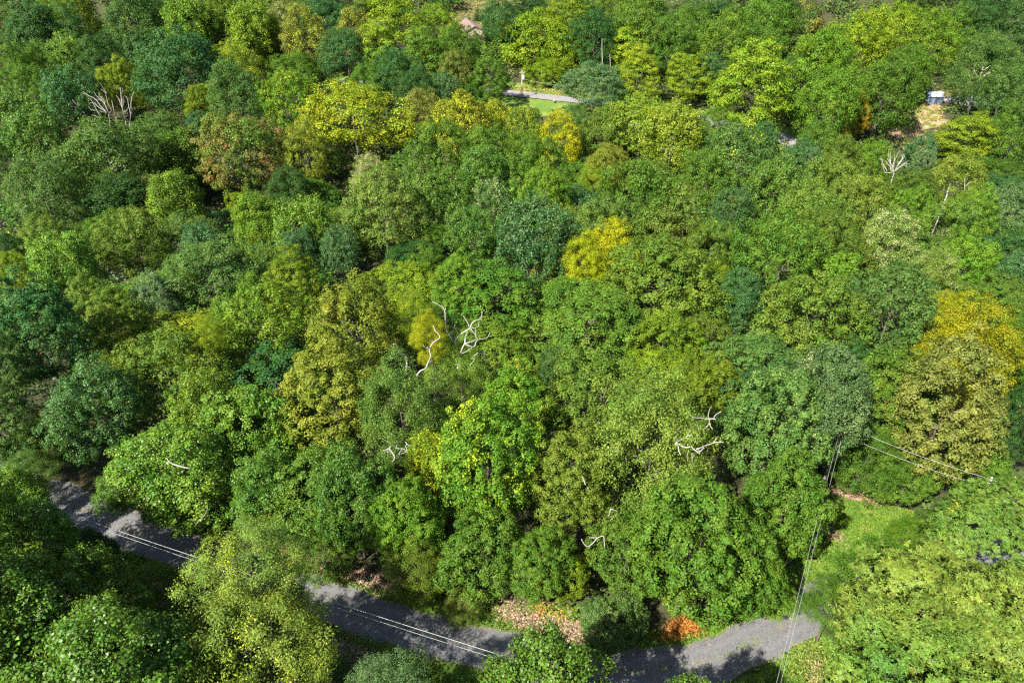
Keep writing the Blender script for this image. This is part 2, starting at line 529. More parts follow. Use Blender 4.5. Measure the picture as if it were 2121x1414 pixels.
def leaves_to_mesh(P, Nn, L, W, lr, br, rs, fold=0.25, name="crown", mat=None, axis=None):
    """one rhombic, slightly folded leaf per point"""
    n = len(P)
    A = axis if axis is not None else rs.normal(size=(n, 3))
    A = unit(A - (A * Nn).sum(1, keepdims=True) * Nn)
    B = np.cross(Nn, A)
    l = (L * rs.uniform(0.7, 1.3, n))[:, None]; w = (W * rs.uniform(0.7, 1.3, n))[:, None]
    v = np.empty((n, 4, 3), np.float32)
    v[:, 0] = P + A * l * 0.5
    v[:, 1] = P + B * w * 0.5 - Nn * w * fold
    v[:, 2] = P - A * l * 0.5
    v[:, 3] = P - B * w * 0.5 - Nn * w * fold
    f = np.arange(n * 4, dtype=np.int32).reshape(n, 4)
    return mesh_np(name, v.reshape(-1, 3), f, mat, {"leaf_rand": lr, "lobe_rand": br})


def sphere_dirs(n, rs, zmin=-1.0):
    i = np.arange(n) + 0.5
    z = 1 - (1 - zmin) * i / n
    a = i * 2.399963 + rs.uniform(0, 6.28)
    r = np.sqrt(np.maximum(0, 1 - z * z))
    d = np.stack([r * np.cos(a), r * np.sin(a), z], -1)
    return unit(d + rs.normal(size=d.shape) * (0.9 / math.sqrt(n)))


LS, LN = 0.66, 2.1                            # leaf size and leaf count against the table below
STYLES = {
    # lobes, sublobes, lobe radius, sub radius, sub flatness, leaf L, leaf W, leaves per sub, jitter, lower limit, spread, reach
    'maple':  dict(nb=40, ns=13, rb=0.27, rs=0.125, flat=0.85, L=0.29, W=0.21, nl=38, jit=0.42, zmin=-0.72, loose=0.16, reach=(0.62, 0.82)),
    'tulip':  dict(nb=30, ns=20, rb=0.29, rs=0.125, flat=0.90, L=0.34, W=0.28, nl=30, jit=0.62, zmin=-0.65, loose=0.30, reach=(0.55, 0.82)),
    'oak':    dict(nb=28, ns=14, rb=0.31, rs=0.165, flat=0.66, L=0.34, W=0.25, nl=46, jit=0.52, zmin=-0.6, loose=0.22, reach=(0.56, 0.82)),
    'locust': dict(nb=26, ns=13, rb=0.32, rs=0.17, flat=0.72, L=0.27, W=0.12, nl=72, jit=0.7, zmin=-0.75, loose=0.30, reach=(0.52, 0.84)),
    'layer':  dict(nb=28, ns=12, rb=0.30, rs=0.19, flat=0.45, L=0.34, W=0.24, nl=50, jit=0.42, zmin=-0.75, loose=0.2, reach=(0.58, 0.82)),
    'vine':   dict(nb=24, ns=13, rb=0.33, rs=0.20, flat=1.0, L=0.34, W=0.28, nl=56, jit=0.6, zmin=-0.95, loose=0.3, reach=(0.5, 0.82)),
}


def crown_mesh(style, R, c, seed, leaf_scale=1.0, dens=1.0):
    s = STYLES[style]; rs = np.random.RandomState(seed)
    E = np.array([R, R, c])
    s = dict(s, nb=int(s['nb'] * max(1.0, c / R) ** 0.9))
    bd = sphere_dirs(s['nb'], rs, s['zmin'])
    ph = rs.uniform(0, 6.28, 3); az = np.arctan2(bd[:, 1], bd[:, 0])
    rad = rs.uniform(*s['reach'], s['nb']) * (1 + 0.11 * np.sin(2 * az + ph[0]) + 0.10 * np.sin(3 * az + ph[1]) + 0.08 * np.sin(5 * bd[:, 2] + ph[2]))
    bc = bd * rad[:, None] * E
    br = s['rb'] * rs.uniform(0.8, 1.22, s['nb']) * R
    sc, srr, sd, sb = [], [], [], []
    for k in range(s['nb']):
        d = sphere_dirs(s['ns'], rs)
        keep = (d @ bd[k]) > -0.35
        d = d[keep]
        p = bc[k] + d * br[k] * np.array([1, 1, min(1.3, c / R)]) * rs.uniform(0.72, 1.02, len(d))[:, None]
        sc.append(p); sd.append(d); srr.append(s['rs'] * R * rs.uniform(0.65, 1.25, len(d)))
        sb.append(rs.uniform(0, 1) * 0.55 + rs.uniform(0, 1, len(d)) * 0.45)
    sc = np.concatenate(sc); sd = np.concatenate(sd); srr = np.concatenate(srr); sb = np.concatenate(sb)
    # subs buried inside other boughs show nothing
    q = sc / E
    keep = np.linalg.norm(q, axis=1) > 0.50
    deep = np.zeros(len(sc), int)
    for k in range(s['nb']):
        deep += (np.linalg.norm((sc - bc[k]), axis=1) < br[k] * 0.60)
    keep &= deep < 1
    keep &= sc[:, 2] > -c * 0.95
    sc, sd, srr, sb = sc[keep], sd[keep], srr[keep], sb[keep]
    nl = max(8, int(s['nl'] * dens * LN))
    n = len(sc)
    d = unit(rs.normal(size=(n, nl, 3)) + sd[:, None, :] * 0.75 + np.array([0, 0, 0.35]))
    rr = srr[:, None, None] * (rs.uniform(0.55, 1.0, (n, nl, 1)) ** 0.5) * (1 + s['loose'] * np.clip(rs.normal(size=(n, nl, 1)), -1.6, 2.0))
    P = sc[:, None, :] + d * rr * np.array([1, 1, s['flat']])
    nn = unit(d * 0.9 + sd[:, None, :] * 0.25 + np.array([0, 0, 0.45]) + rs.normal(size=d.shape) * s['jit'])
    lr = rs.uniform(0, 1, (n, nl)); lb = np.repeat(sb[:, None], nl, 1)
    P = P.reshape(-1, 3); nn = nn.reshape(-1, 3)
    axis = None
    if style == 'locust':
        axis = d.reshape(-1, 3) * 0.6 + np.array([0, 0, -0.7]) + rs.normal(size=P.shape) * 0.5
    elif style == 'oak':
        axis = d.reshape(-1, 3) + rs.normal(size=P.shape) * 0.4
    return leaves_to_mesh(P, nn, s['L'] * leaf_scale * LS, s['W'] * leaf_scale * LS, lr.ravel(), lb.ravel(), rs, name=style + "_crown", mat=LEAF[None], axis=axis)


def chestnut_mesh(R, c, seed):
    """whorls of long drooping leaves"""
    rs = np.random.RandomState(seed)
    E = np.array([R, R, c])
    bd = sphere_dirs(26, rs, -0.7); bc = bd * rs.uniform(0.45, 0.86, 26)[:, None] * E
    W, D, B = [], [], []
    for k in range(26):
        d = sphere_dirs(34, rs); d = d[(d @ bd[k]) > -0.2]
        W.append(bc[k] + d * 0.25 * R * rs.uniform(0.8, 1.25, len(d))[:, None]); D.append(unit(d + np.array([0, 0, 0.4])))
        B.append(np.full(len(d), rs.uniform(0, 1)) * 0.6 + rs.uniform(0, 0.4, len(d)))
    W = np.concatenate(W); D = np.concatenate(D); B = np.concatenate(B)
    # each whorl point carries a small spray of shoots
    m = 6
    W = (W[:, None] + rs.normal(size=(len(W), m, 3)) * 0.24).reshape(-1, 3); D = unit(np.repeat(D, m, 0) + rs.normal(size=(len(W), 3)) * 0.3); B = np.repeat(B, m)
    k = 8
    n = len(W)
    a = (np.arange(k) * 2 * math.pi / k)[None] + rs.uniform(0, 6.28, (n, 1)) + rs.normal(size=(n, k)) * 0.2
    t = unit(np.cross(D, rs.normal(size=D.shape))); bt = np.cross(D, t)
    out = np.cos(a)[..., None] * t[:, None] + np.sin(a)[..., None] * bt[:, None]
    ax = unit(out + D[:, None] * 0.35 + np.array([0, 0, -0.45]))
    L = 0.33
    P = W[:, None] + ax * L * 0.5
    nn = unit(D[:, None] + np.array([0, 0, 0.5]) + rs.normal(size=ax.shape) * 0.25)
    lr = rs.uniform(0, 1, (n, k)); lb = np.repeat(B[:, None], k, 1)
    return leaves_to_mesh(P.reshape(-1, 3), nn.reshape(-1, 3), L, 0.105, lr.ravel(), lb.ravel(), rs, 0.3, "chestnut_crown", LEAF[None], ax.reshape(-1, 3))


def conifer_mesh(R, H, seed, tiers=11):
    rs = np.random.RandomState(seed); P, A, Bv = [], [], []
    for t in range(tiers):
        f = t / (tiers - 1); z = H * (0.06 + 0.92 * f); rt = R * (1 - f) ** 0.85 + 0.12
        nb = int(9 + 8 * (1 - f))
        for k in range(nb):
            a = 6.283 * (k + rs.uniform(-.3, .3)) / nb; ln = rt * rs.uniform(0.75, 1.12)
            m = int(40 + 70 * (1 - f))
            q = rs.uniform(0.1, 1, m); sp = (1 - q) * 0.22 * rt + 0.06
            da = np.array([math.cos(a), math.sin(a)])
            xy = q[:, None] * ln * da + rs.normal(size=(m, 2)) * sp[:, None]
            zz = z - 0.28 * ln * q ** 1.4 + rs.normal(size=m) * 0.06 + 0.1 * ln * q ** 3
            P.append(np.column_stack([xy, zz])); A.append(np.tile([da[0], da[1], -0.2], (m, 1)) + rs.normal(size=(m, 3)) * 0.5)
            Bv.append(np.full(m, rs.uniform(0, 1)))
    P = np.concatenate(P); A = np.concatenate(A); Bv = np.concatenate(Bv); n = len(P)
    nn = unit(np.array([0, 0, 1.0]) + rs.normal(size=(n, 3)) * 0.45)
    return leaves_to_mesh(P, nn, 0.34, 0.12, rs.uniform(0, 1, n), Bv, rs, 0.2, "conifer_crown", LEAF[None], A)


PROTO = {}
def add_proto(key, R, c, style, seed, ls=1.0, dens=1.0):
    PROTO.setdefault(key, []).append((crown_mesh(style, R, c, seed, ls, dens), R, c))


for i in range(3): add_proto(('maple', 'n'), 5.0, 5.2, 'maple', 10 + i)
for i in range(2): add_proto(('maple', 't'), 4.6, 7.4, 'maple', 20 + i, 1.0, 1.1)
for i in range(3): add_proto(('maple', 'f'), 7.5, 7.5, 'maple', 30 + i, 1.45)
for i in range(2): add_proto(('tulip', 'n'), 4.6, 5.4, 'tulip', 40 + i, 0.74, 1.75)
for i in range(2): add_proto(('tulip', 'f'), 6.5, 7.5, 'tulip', 50 + i, 1.2)
for i in range(2): add_proto(('oak', 'n'), 5.0, 5.2, 'oak', 60 + i, 0.85, 1.15)
for i in range(3): add_proto(('oak', 'f'), 7.5, 7.0, 'oak', 70 + i, 1.3)
for i in range(2): add_proto(('locust', 'n'), 4.6, 5.2, 'locust', 80 + i, 0.95, 1.25)
for i in range(1): add_proto(('locust', 'f'), 6.5, 7.0, 'locust', 90 + i, 1.5)
for i in range(2): add_proto(('layer', 'f'), 6.5, 7.0, 'layer', 100 + i, 1.25)
for i in range(2): add_proto(('vine', 'f'), 5.0, 7.5, 'vine', 110 + i, 1.2)
for i in range(2): PROTO.setdefault(('chestnut', 'n'), []).append((chestnut_mesh(5.0, 5.6, 120 + i), 5.0, 5.6))
for i in range(2): PROTO.setdefault(('conifer', 'f'), []).append((conifer_mesh(2.6, 9.0, 130 + i), 2.6, 4.5))


def trunk_mesh(seed, mat):
    """tapered trunk of unit height 10 with limbs that reach into the crown"""
    r = random.Random(seed); b = Build()
    pts = [(0, 0, -0.5)]; x = y = 0
    for k in range(1, 8):
        x += r.uniform(-.18, .18); y += r.uniform(-.18, .18); pts.append((x, y, k * 1.7))
    b.tube(pts, [0.36, 0.30, 0.27, 0.24, 0.2, 0.16, 0.11, 0.05], 8)
    for k in range(9):
        j = r.randint(3, 6); p = np.array(pts[j]); a = k * 2.4 + r.uniform(-.3, .3); l = r.uniform(1.5, 2.4)
        q = p + np.array([math.cos(a) * l * .5, math.sin(a) * l * .5, l * .38]); e = p + np.array([math.cos(a + .25) * l, math.sin(a + .25) * l, l * .95])
        b.tube([p, q, e], [0.12, 0.085, 0.03], 5)
        b.tube([q, q + np.array([math.cos(a - .7), math.sin(a - .7), 0.7]) * l * .4], [0.06, 0.02], 4)
    return b.mesh("trunk", mat, True)


TRUNKS = [trunk_mesh(s, BARK) for s in range(4)]
TRUNKS_PALE = [trunk_mesh(s, BARK_PALE) for s in range(4, 6)]

COLOURS = {
    'dark': ((0.031, 0.071, 0.013), "dark green"),
    'blue': ((0.039, 0.090, 0.020), "deep green"),
    'mid': ((0.062, 0.114, 0.010), "mid green"),
    'bright': ((0.090, 0.150, 0.010), "bright green"),
    'yg': ((0.128, 0.178, 0.008), "yellow-green"),
    'yellow': ((0.250, 0.262, 0.006), "yellow"),
    'olive': ((0.083, 0.125, 0.013), "olive green"),
    'brown': ((0.110, 0.124, 0.020), "brownish olive"),
    'grey': ((0.063, 0.110, 0.020), "soft green"),
    'pale': ((0.114, 0.166, 0.024), "pale green"),
    'gold': ((0.120, 0.142, 0.013), "golden olive"),
    'mustard': ((0.20, 0.15, 0.010), "mustard"),
    'silver': ((0.070, 0.120, 0.036), "silvery green"),
}
SHAPE_WORD = {'maple': "round-headed", 'tulip': "loose-leaved", 'oak': "broad clumpy", 'locust': "soft feathery", 'layer': "tiered",
              'vine': "vine-draped", 'chestnut': "long-leaved", 'conifer': "pointed"}
NAME = {'maple': "maple_tree", 'tulip': "tulip_tree", 'oak': "oak_tree", 'locust': "locust_tree", 'layer': "tiered_tree", 'vine': "vine_covered_tree",
        'chestnut': "chestnut_tree", 'conifer': "conifer_tree"}
TREES = []


def place_tree(style, colour, base, R, c, H, label=None, acc=None, amt=0.5, pale=False, tone=1.0, mat=None):
    """tree = empty at the base > trunk, crown"""
    d = math.hypot(base[0], base[1] - 0, base[2] - CAM_H)
    if style not in ('conifer', 'chestnut') and H > 5: R *= 1.03
    opts = PROTO.get((style, 'n' if d < 105 else 'f')) or PROTO.get((style, 'f')) or PROTO[(style, 'n')]
    if style == 'maple' and d < 105 and c / R > 1.3: opts = PROTO[('maple', 't')]
    me, R0, c0 = opts[rnd.randrange(len(opts))]
    t = new_obj(NAME[style] if H > 4.5 else "shrub", None)
    t.location = base; t.empty_display_size = 1
    zc = H - c
    if style == 'conifer': zc = 0.0
    cr = new_obj("crown", me, t)
    s = R / R0
    cr.location = (0, 0, zc)
    cr.scale = (s * rnd.uniform(.95, 1.06), s * rnd.uniform(.95, 1.06), (H / 9.0) if style == 'conifer' else c / c0)
    cr.rotation_euler = (rnd.uniform(-.07, .07), rnd.uniform(-.07, .07), rnd.uniform(0, 6.28))
    k = tone * rnd.uniform(0.94, 1.07)
    rgb = COLOURS[colour][0]
    cr.color = (rgb[0] * k * rnd.uniform(.93, 1.07), rgb[1] * k, rgb[2] * k * rnd.uniform(.9, 1.1), amt)
    mm = LEAF[acc] if acc else (mat or (LEAF['w'] if style == 'tulip' else None))
    if mm:
        cr.material_slots[0].link = 'OBJECT'; cr.material_slots[0].material = mm
    tr = new_obj("trunk", rnd.choice(TRUNKS_PALE if pale else TRUNKS), t)
    th = max(H - c * 0.8, 1.5) / 11.9
    tr.scale = (max(.3, R / 7.5), max(.3, R / 7.5), th)
    tr.rotation_euler = (0, 0, rnd.uniform(0, 6.28))
    t["category"] = "tree" if H > 4.5 else "shrub"
    TREES.append(dict(o=t, style=style, colour=colour, base=np.array(base), R=R, c=c, H=H, label=label, crown=cr))
    return t


def solve(u, vt, r, style, vb=None, H=None):
    """tree whose crown outline has its top at (u, vt) and half-width r in the photograph"""
    prev = None
    for zd in np.arange(18, 420, 0.5):
        R = r * zd / FPX
        # depression of the line of sight near the crown
        dd = PITCH + math.atan((vt + r - CV) / FPX)
        if vb:
            hh = (vb - vt) / 2 * zd / FPX
            c = math.sqrt(max(hh * hh - (R * math.sin(dd)) ** 2, (0.55 * R) ** 2)) / max(math.cos(dd), 0.3)
            c = min(max(c, 0.7 * R), 1.9 * R)
        else:
            c = R * {'maple': 1.42, 'tulip': 1.5, 'oak': 1.36, 'locust': 1.4, 'layer': 1.3, 'vine': 1.6, 'chestnut': 1.1, 'conifer': 1.7}[style]
        hp = math.sqrt((c * math.cos(dd)) ** 2 + (R * math.sin(dd)) ** 2) * FPX / zd
        p = at_depth(u, vt + hp, zd)
        if H: h = max(H, 1.5 * c)
        elif vb: h = 2 * c + 1.2
        else: h = max(min(max(1.5 * R + 7.5, 6), 20), 2 * c + 0.8)
        h = max(h, c + 0.6)
        e = p[2] - (float(ground(p[0], p[1])) + h - c)
        if prev is not None and e <= 0 < prev:
            return (p[0], p[1], float(ground(p[0], p[1])) - 0.1), R, c, h
        prev = e
    p = on_ground(u, vt + r)
    return tuple(p), 5, 5, 14

# ------------------------------------------------------------------ the trees read from the photograph
# u, top v, half width, kind, colour, options   (pixels of the photograph; solve() turns them into metres on the slope)
T = [
    # far slope and hillside, upper edge of the view
    (12, 5, 42, 'oak', 'grey', {}), (75, 12, 46, 'vine', 'blue', {}), (140, 22, 46, 'oak', 'blue', {}), (150, -28, 52, 'oak', 'yg', dict(tone=.7)),
    (215, 70, 46, 'oak', 'dark', {}), (290, 66, 28, 'tulip', 'blue', {}), (285, -22, 55, 'oak', 'grey', dict(tone=.75)), (325, 10, 35, 'oak', 'olive', {}),
    (395, -10, 48, 'vine', 'mid', dict(acc='g', amt=.4)), (460, -5, 40, 'vine', 'bright', dict(tone=.8)), (525, 4, 45, 'vine', 'bright', dict(acc='g', amt=.5)),
    (590, 0, 38, 'oak', 'brown', dict(acc='c', amt=.3)), (635, 26, 48, 'oak', 'brown', dict(acc='y', amt=.35)), (672, -8, 40, 'oak', 'blue', {}),
    (375, 62, 80, 'oak', 'blue', dict(vb=245, label="large round dark deep green tree standing above the grey leafless tree")),
    (495, 88, 44, 'locust', 'pale', dict(acc='y', amt=.5, label="pale feathery tree with yellow tufts and crooked bare twigs beside a large dark round tree")),
    (495, 142, 55, 'oak', 'grey', {}), (605, 140, 56, 'maple', 'bright', dict(acc='y', amt=.25)), (252, 124, 42, 'maple', 'yg', dict(tone=.8)),
    (60, 138, 42, 'maple', 'mid', {}), (150, 72, 40, 'tulip', 'bright', {}), (150, 138, 46, 'tulip', 'blue', {}), (45, 180, 60, 'tulip', 'mid', {}),
    (430, 172, 36, 'vine', 'yg', dict(tone=.75)), (90, 88, 40, 'oak', 'mid', {}), (20, 95, 45, 'oak', 'mid', {}),
    (500, 228, 84, 'maple', 'olive', dict(vb=425, acc='r', amt=.40, label="broad olive maple with dull red patches across its crown")),
    (632, 250, 50, 'maple', 'gold', dict(vb=400)), (735, 168, 102, 'oak', 'yellow', dict(vb=335, tone=.72, acc='g', amt=.5, label="big bright yellow-green spreading tree in front of the far road")),
    (225, 244, 98, 'oak', 'grey', dict(vb=440, label="wide soft green tree just below the grey leafless tree")), (95, 318, 70, 'oak', 'grey', {}), (85, 222, 56, 'tulip', 'mid', {}),
    (385, 270, 46, 'vine', 'mid', {}), (365, 350, 52, 'vine', 'olive', dict(acc='g', amt=.4)), (275, 420, 60, 'maple', 'olive', {}), (630, 402, 62, 'tulip', 'bright', {}),
    (540, 408, 48, 'vine', 'bright', {}), (105, 440, 55, 'maple', 'olive', {}), (10, 278, 40, 'oak', 'dark', {}), (600, 342, 45, 'oak', 'dark', {}), (330, 300, 40, 'tulip', 'mid', {}),
    (718, 60, 55, 'oak', 'blue', dict(vb=175, label="dark deep green domed tree behind the big yellow-green tree")), (820, 98, 46, 'oak', 'blue', {}), (782, 96, 28, 'tulip', 'blue', {}), (760, 130, 35, 'oak', 'mid', {}),
    (825, 6, 66, 'layer', 'yg', {}), (905, 12, 52, 'layer', 'yg', {}), (745, 30, 45, 'oak', 'brown', dict(acc='y', amt=.3)), (950, 64, 50, 'oak', 'mid', {}), (880, 70, 50, 'layer', 'mid', {}),
    (945, 112, 36, 'oak', 'brown', {}), (1012, 116, 40, 'maple', 'mid', dict(vb=215, label="rounded green tree at the near end of the pale far road")), (920, 150, 32, 'tulip', 'blue', {}), (860, 140, 40, 'oak', 'dark', {}),
    (1034, -4, 40, 'oak', 'blue', dict(label="dark deep green tree beside the brown roof")), (1110, 22, 76, 'oak', 'yg', dict(vb=165, H=11, label="large spreading yellow-green tree above the far utility pole")),
    (1165, 62, 50, 'oak', 'yg', dict(vb=172, H=9.5)), (1130, 120, 40, 'oak', 'yg', dict(vb=188, H=6.5)), (988, 60, 20, 'oak', 'mid', dict(vb=95, label="small dark tree in front of the brown-roofed house")), (1470, 232, 34, 'oak', 'mid', {}), (1058, 58, 42, 'oak', 'yg', dict(vb=140, H=9, tone=.95)),
    (1230, 128, 60, 'oak', 'silver', dict(vb=226, label="silvery round tree at the edge of the far road")),
    (1226, 84, 18, 'conifer', 'olive', dict(label="small olive conifer behind the silvery round tree")), (1232, 20, 50, 'oak', 'dark', {}), (1275, 42, 28, 'layer', 'yg', {}),
    (1300, 48, 42, 'layer', 'yg', dict(tone=1.12, acc='y', amt=.35, label="yellow tiered tree rising beyond the silvery round tree")), (1320, 105, 45, 'layer', 'yg', {}), (1390, 45, 46, 'oak', 'mid', {}), (1330, -18, 60, 'oak', 'mid', {}),
    (1180, -10, 45, 'layer', 'yg', dict(tone=.8)), (1265, -15, 40, 'oak', 'mid', {}),
    (960, 190, 60, 'oak', 'gold', dict(acc='y', amt=.45)), (1085, 218, 46, 'oak', 'olive', dict(acc='y', amt=.35)), (1180, 222, 42, 'locust', 'grey', {}), (880, 182, 46, 'oak', 'brown', {}), (1025, 205, 38, 'oak', 'gold', dict(acc='y', amt=.5)),
    (1158, 243, 46, 'oak', 'yellow', dict(tone=.85, label="small bright yellow crown in front of the far lawn")), (1330, 196, 74, 'tulip', 'yg', dict(vb=330, tone=.85, label="tall yellow-green tree right of the far lawn with pale upright stems", pale=True)),
    (1392, 206, 60, 'tulip', 'yg', dict(tone=.85, pale=True)), (1250, 222, 46, 'oak', 'olive', {}), (915, 254, 60, 'maple', 'mid', {}), (875, 300, 46, 'maple', 'grey', {}), (1010, 255, 55, 'oak', 'olive', {}),
    (770, 318, 36, 'locust', 'pale', dict(acc='c', amt=.55, label="slim tree with a cream-tipped pointed top")), (795, 356, 86, 'maple', 'pale', dict(vb=545, tone=.8, label="pale green dome-topped maple below the cream-tipped tree")),
    (1000, 300, 50, 'tulip', 'mid', {}), (1120, 290, 60, 'maple', 'mid', {}), (1255, 296, 40, 'oak', 'gold', {}), (1320, 342, 86, 'maple', 'mid', {}), (1230, 344, 34, 'locust', 'yg', {}),
    (1015, 370, 46, 'oak', 'grey', dict(acc='c', amt=.35)), (905, 345, 56, 'tulip', 'mid', {}), (1125, 340, 60, 'maple', 'bright', {}), (1110, 406, 76, 'tulip', 'blue', {}), (980, 424, 50, 'tulip', 'mid', {}),
    (1390, 396, 76, 'maple', 'pale', dict(tone=.75)), (1258, 412, 66, 'maple', 'pale', dict(tone=.75)),
    (1262, 452, 50, 'locust', 'yellow', dict(label="bright yellow crown in the middle of the wood, upper of a yellow pair")), (1158, 524, 48, 'locust', 'yellow', dict(vb=610, label="bright yellow bushy crown left of and below its yellow twin")),
    (1210, 490, 45, 'locust', 'yellow', {}), (1408, 446, 66, 'oak', 'yellow', dict(tone=.72, vb=570, label="yellow-topped tree peering over a wide olive crown")),
    (1425, 108, 42, 'layer', 'yg', {}), (1463, 112, 34, 'tulip', 'blue', {}), (1560, 104, 86, 'layer', 'yg', dict(vb=285, label="broad bright yellow-green tiered tree on the far slope right of the silvery tree")),
    (1606, 84, 32, 'maple', 'pale', {}), (1640, 110, 30, 'oak', 'grey', {}), (1500, 30, 52, 'oak', 'mid', {}), (1568, 54, 48, 'oak', 'mid', {}), (1430, 10, 50, 'oak', 'mid', {}), (1590, -15, 55, 'oak', 'mid', {}),
    (1660, 4, 46, 'oak', 'grey', dict(acc='o', amt=.3)), (1785, 14, 62, 'oak', 'yg', {}), (1857, 8, 52, 'oak', 'yg', dict(label="light yellow-green tree on the skyline of the wood left of the shed")), (1930, 34, 48, 'oak', 'bright', {}),
    (1702, 55, 56, 'oak', 'bright', {}), (1716, 140, 60, 'oak', 'bright', {}), (1830, 128, 66, 'oak', 'mid', dict(vb=285, tone=.85, label="large dark glossy tree left of the shed and bare bank")), (1880, 90, 45, 'oak', 'mid', {}),
    (1772, 194, 27, 'oak', 'mustard', dict(vb=288, label="narrow mustard-coloured tree on the far slope")), (2037, 72, 60, 'locust', 'grey', dict(vb=225, pale=True, label="tall pale wispy tree right of the dark shed")),
    (2005, 232, 58, 'layer', 'yg', dict(vb=342, label="round yellow-green tree below the shed, right of the bare bank")), (2096, 225, 48, 'oak', 'mid', {}), (2098, 8, 56, 'oak', 'dark', {}), (2032, -22, 52, 'oak', 'dark', {}), (1985, 10, 40, 'oak', 'mid', {}),
    (2080, 130, 45, 'oak', 'grey', {}), (1905, 278, 30, 'tulip', 'blue', {}), (1912, 303, 26, 'tulip', 'silver', {}), (1525, 250, 76, 'oak', 'grey', dict(acc='y', amt=.15)), (1583, 250, 27, 'tulip', 'blue', {}), (1690, 250, 46, 'oak', 'mid', {}),
    (1655, 292, 42, 'tulip', 'blue', {}), (1740, 290, 46, 'oak', 'olive', {}), (1800, 288, 42, 'oak', 'bright', {}), (1716, 330, 62, 'maple', 'olive', {}), (1600, 325, 60, 'tulip', 'mid', {}), (1772, 356, 66, 'maple', 'olive', {}),
    (1886, 345, 48, 'oak', 'olive', dict(tone=.8)), (1975, 322, 52, 'oak', 'gold', dict(acc='o', amt=.05, label="yellowish tree with peach-tinged leaves below the bare bank")), (1672, 376, 70, 'maple', 'olive', {}),
    (1515, 382, 48, 'tulip', 'blue', dict(acc='o', amt=.12)), (1842, 430, 56, 'locust', 'pale', dict(acc='c', amt=.42, label="cream-speckled tree full of pale seed clusters")), (1925, 510, 50, 'locust', 'pale', dict(acc='c', amt=.25)),
    (1950, 414, 56, 'maple', 'olive', {}), (2012, 385, 48, 'maple', 'bright', {}), (2080, 378, 48, 'oak', 'silver', {}), (1880, 385, 40, 'maple', 'bright', {}), (1615, 432, 86, 'maple', 'mid', {}), (1700, 436, 62, 'maple', 'olive', dict(tone=.85)),
    (1460, 320, 60, 'oak', 'mid', {}), (1470, 460, 50, 'maple', 'olive', {}),
    # middle of the wood
    (35, 520, 36, 'maple', 'yg', dict(tone=.85)), (140, 476, 60, 'tulip', 'bright', dict(label="bright glossy light-leaved tree near the left edge of the wood")), (440, 497, 98, 'maple', 'grey', dict(vb=660, label="wide soft green dome-topped maple in the left half of the wood")),
    (80, 560, 82, 'maple', 'blue', dict(vb=850, acc='r', amt=.15, tone=1.1, label="tall deep green tree with scattered rust leaves at the left edge")), (190, 566, 46, 'maple', 'olive', dict(vb=760)), (246, 594, 56, 'maple', 'olive', dict(vb=760)),
    (325, 572, 46, 'tulip', 'silver', dict(vb=690)), (545, 571, 106, 'maple', 'bright', dict(vb=800, label="bright light-green billowing maple beside the golden olive tree")), (355, 677, 106, 'maple', 'olive', dict(vb=890, label="tall olive-green egg-shaped maple above the shaded road")),
    (205, 752, 76, 'tulip', 'blue', dict(vb=955, tone=1.1)), (440, 772, 70, 'tulip', 'bright', dict(vb=980)), (80, 872, 66, 'locust', 'olive', dict(vb=990, tone=.75)),
    (735, 574, 98, 'maple', 'gold', dict(vb=800, acc='o', amt=.0, label="golden olive maple with browning tips, upper half of a tall pair")), (690, 690, 96, 'maple', 'gold', dict(vb=960, acc='r', amt=.0, label="golden olive maple with one red tuft, left of the white bare branches")),
    (612, 514, 60, 'maple', 'yg', dict(tone=.7)), (625, 468, 38, 'tulip', 'blue', {}), (420, 462, 42, 'tulip', 'blue', {}), (10, 478, 42, 'oak', 'dark', {}), (430, 660, 30, 'locust', 'yg', dict(H=12)),
    (705, 464, 40, 'tulip', 'blue', {}), (1010, 534, 106, 'maple', 'mid', dict(vb=710, tone=1.1, label="wide fresh-green dome-topped maple behind the white bare branches")), (955, 524, 60, 'maple', 'bright', {}),
    (1215, 581, 110, 'maple', 'mid', dict(vb=770, tone=1.1, label="broad even green dome in the centre of the wood")), (855, 614, 46, 'locust', 'yg', {}), (892, 650, 40, 'locust', 'yellow', dict(tone=.75, H=14, label="small bright yellow crown between the bare branches and the golden olive tree")),
    (1376, 640, 70, 'maple', 'yg', dict(vb=780, tone=.8)), (1240, 720, 106, 'maple', 'olive', dict(vb=950)), (955, 706, 64, 'locust', 'pale', dict(vb=880, acc='g', amt=.3, label="pale feathery tree from which the tallest white bare branches rise")),
    (832, 752, 84, 'locust', 'pale', dict(vb=990, tone=.9, label="pale feathery tree with crooked dead limbs on its lower left side")), (1072, 742, 68, 'maple', 'bright', dict(vb=960, acc='o', amt=.2)),
    (1012, 815, 100, 'maple', 'bright', dict(vb=1190, acc='y', amt=.26, label="tall green tree splashed with yellow and orange leaves in the front row")), (895, 905, 50, 'vine', 'yg', dict(vb=1120, acc='y', amt=.35)),
    (1352, 795, 132, 'locust', 'pale', dict(vb=1100, tone=.95, label="large soft pale-green tree holding twisted dead limbs")), (1372, 488, 118, 'maple', 'olive', dict(vb=690, tone=.95, label="wide olive crown in front of the yellow-topped tree")),
    (1535, 558, 44, 'tulip', 'blue', dict(vb=690)), (1680, 560, 102, 'maple', 'olive', dict(vb=770, tone=1.1, label="large olive oak-like crown in the right half of the wood")), (1740, 512, 40, 'chestnut', 'bright', dict(label="young bright green tree with big leaves peeping above olive crowns")),
    (1845, 546, 92, 'maple', 'grey', dict(vb=750)), (1560, 683, 94, 'maple', 'grey', dict(vb=810, tone=1.1, label="low soft green dome in front of the large olive crown")), (1962, 612, 34, 'locust', 'yellow', dict(tone=.8)),
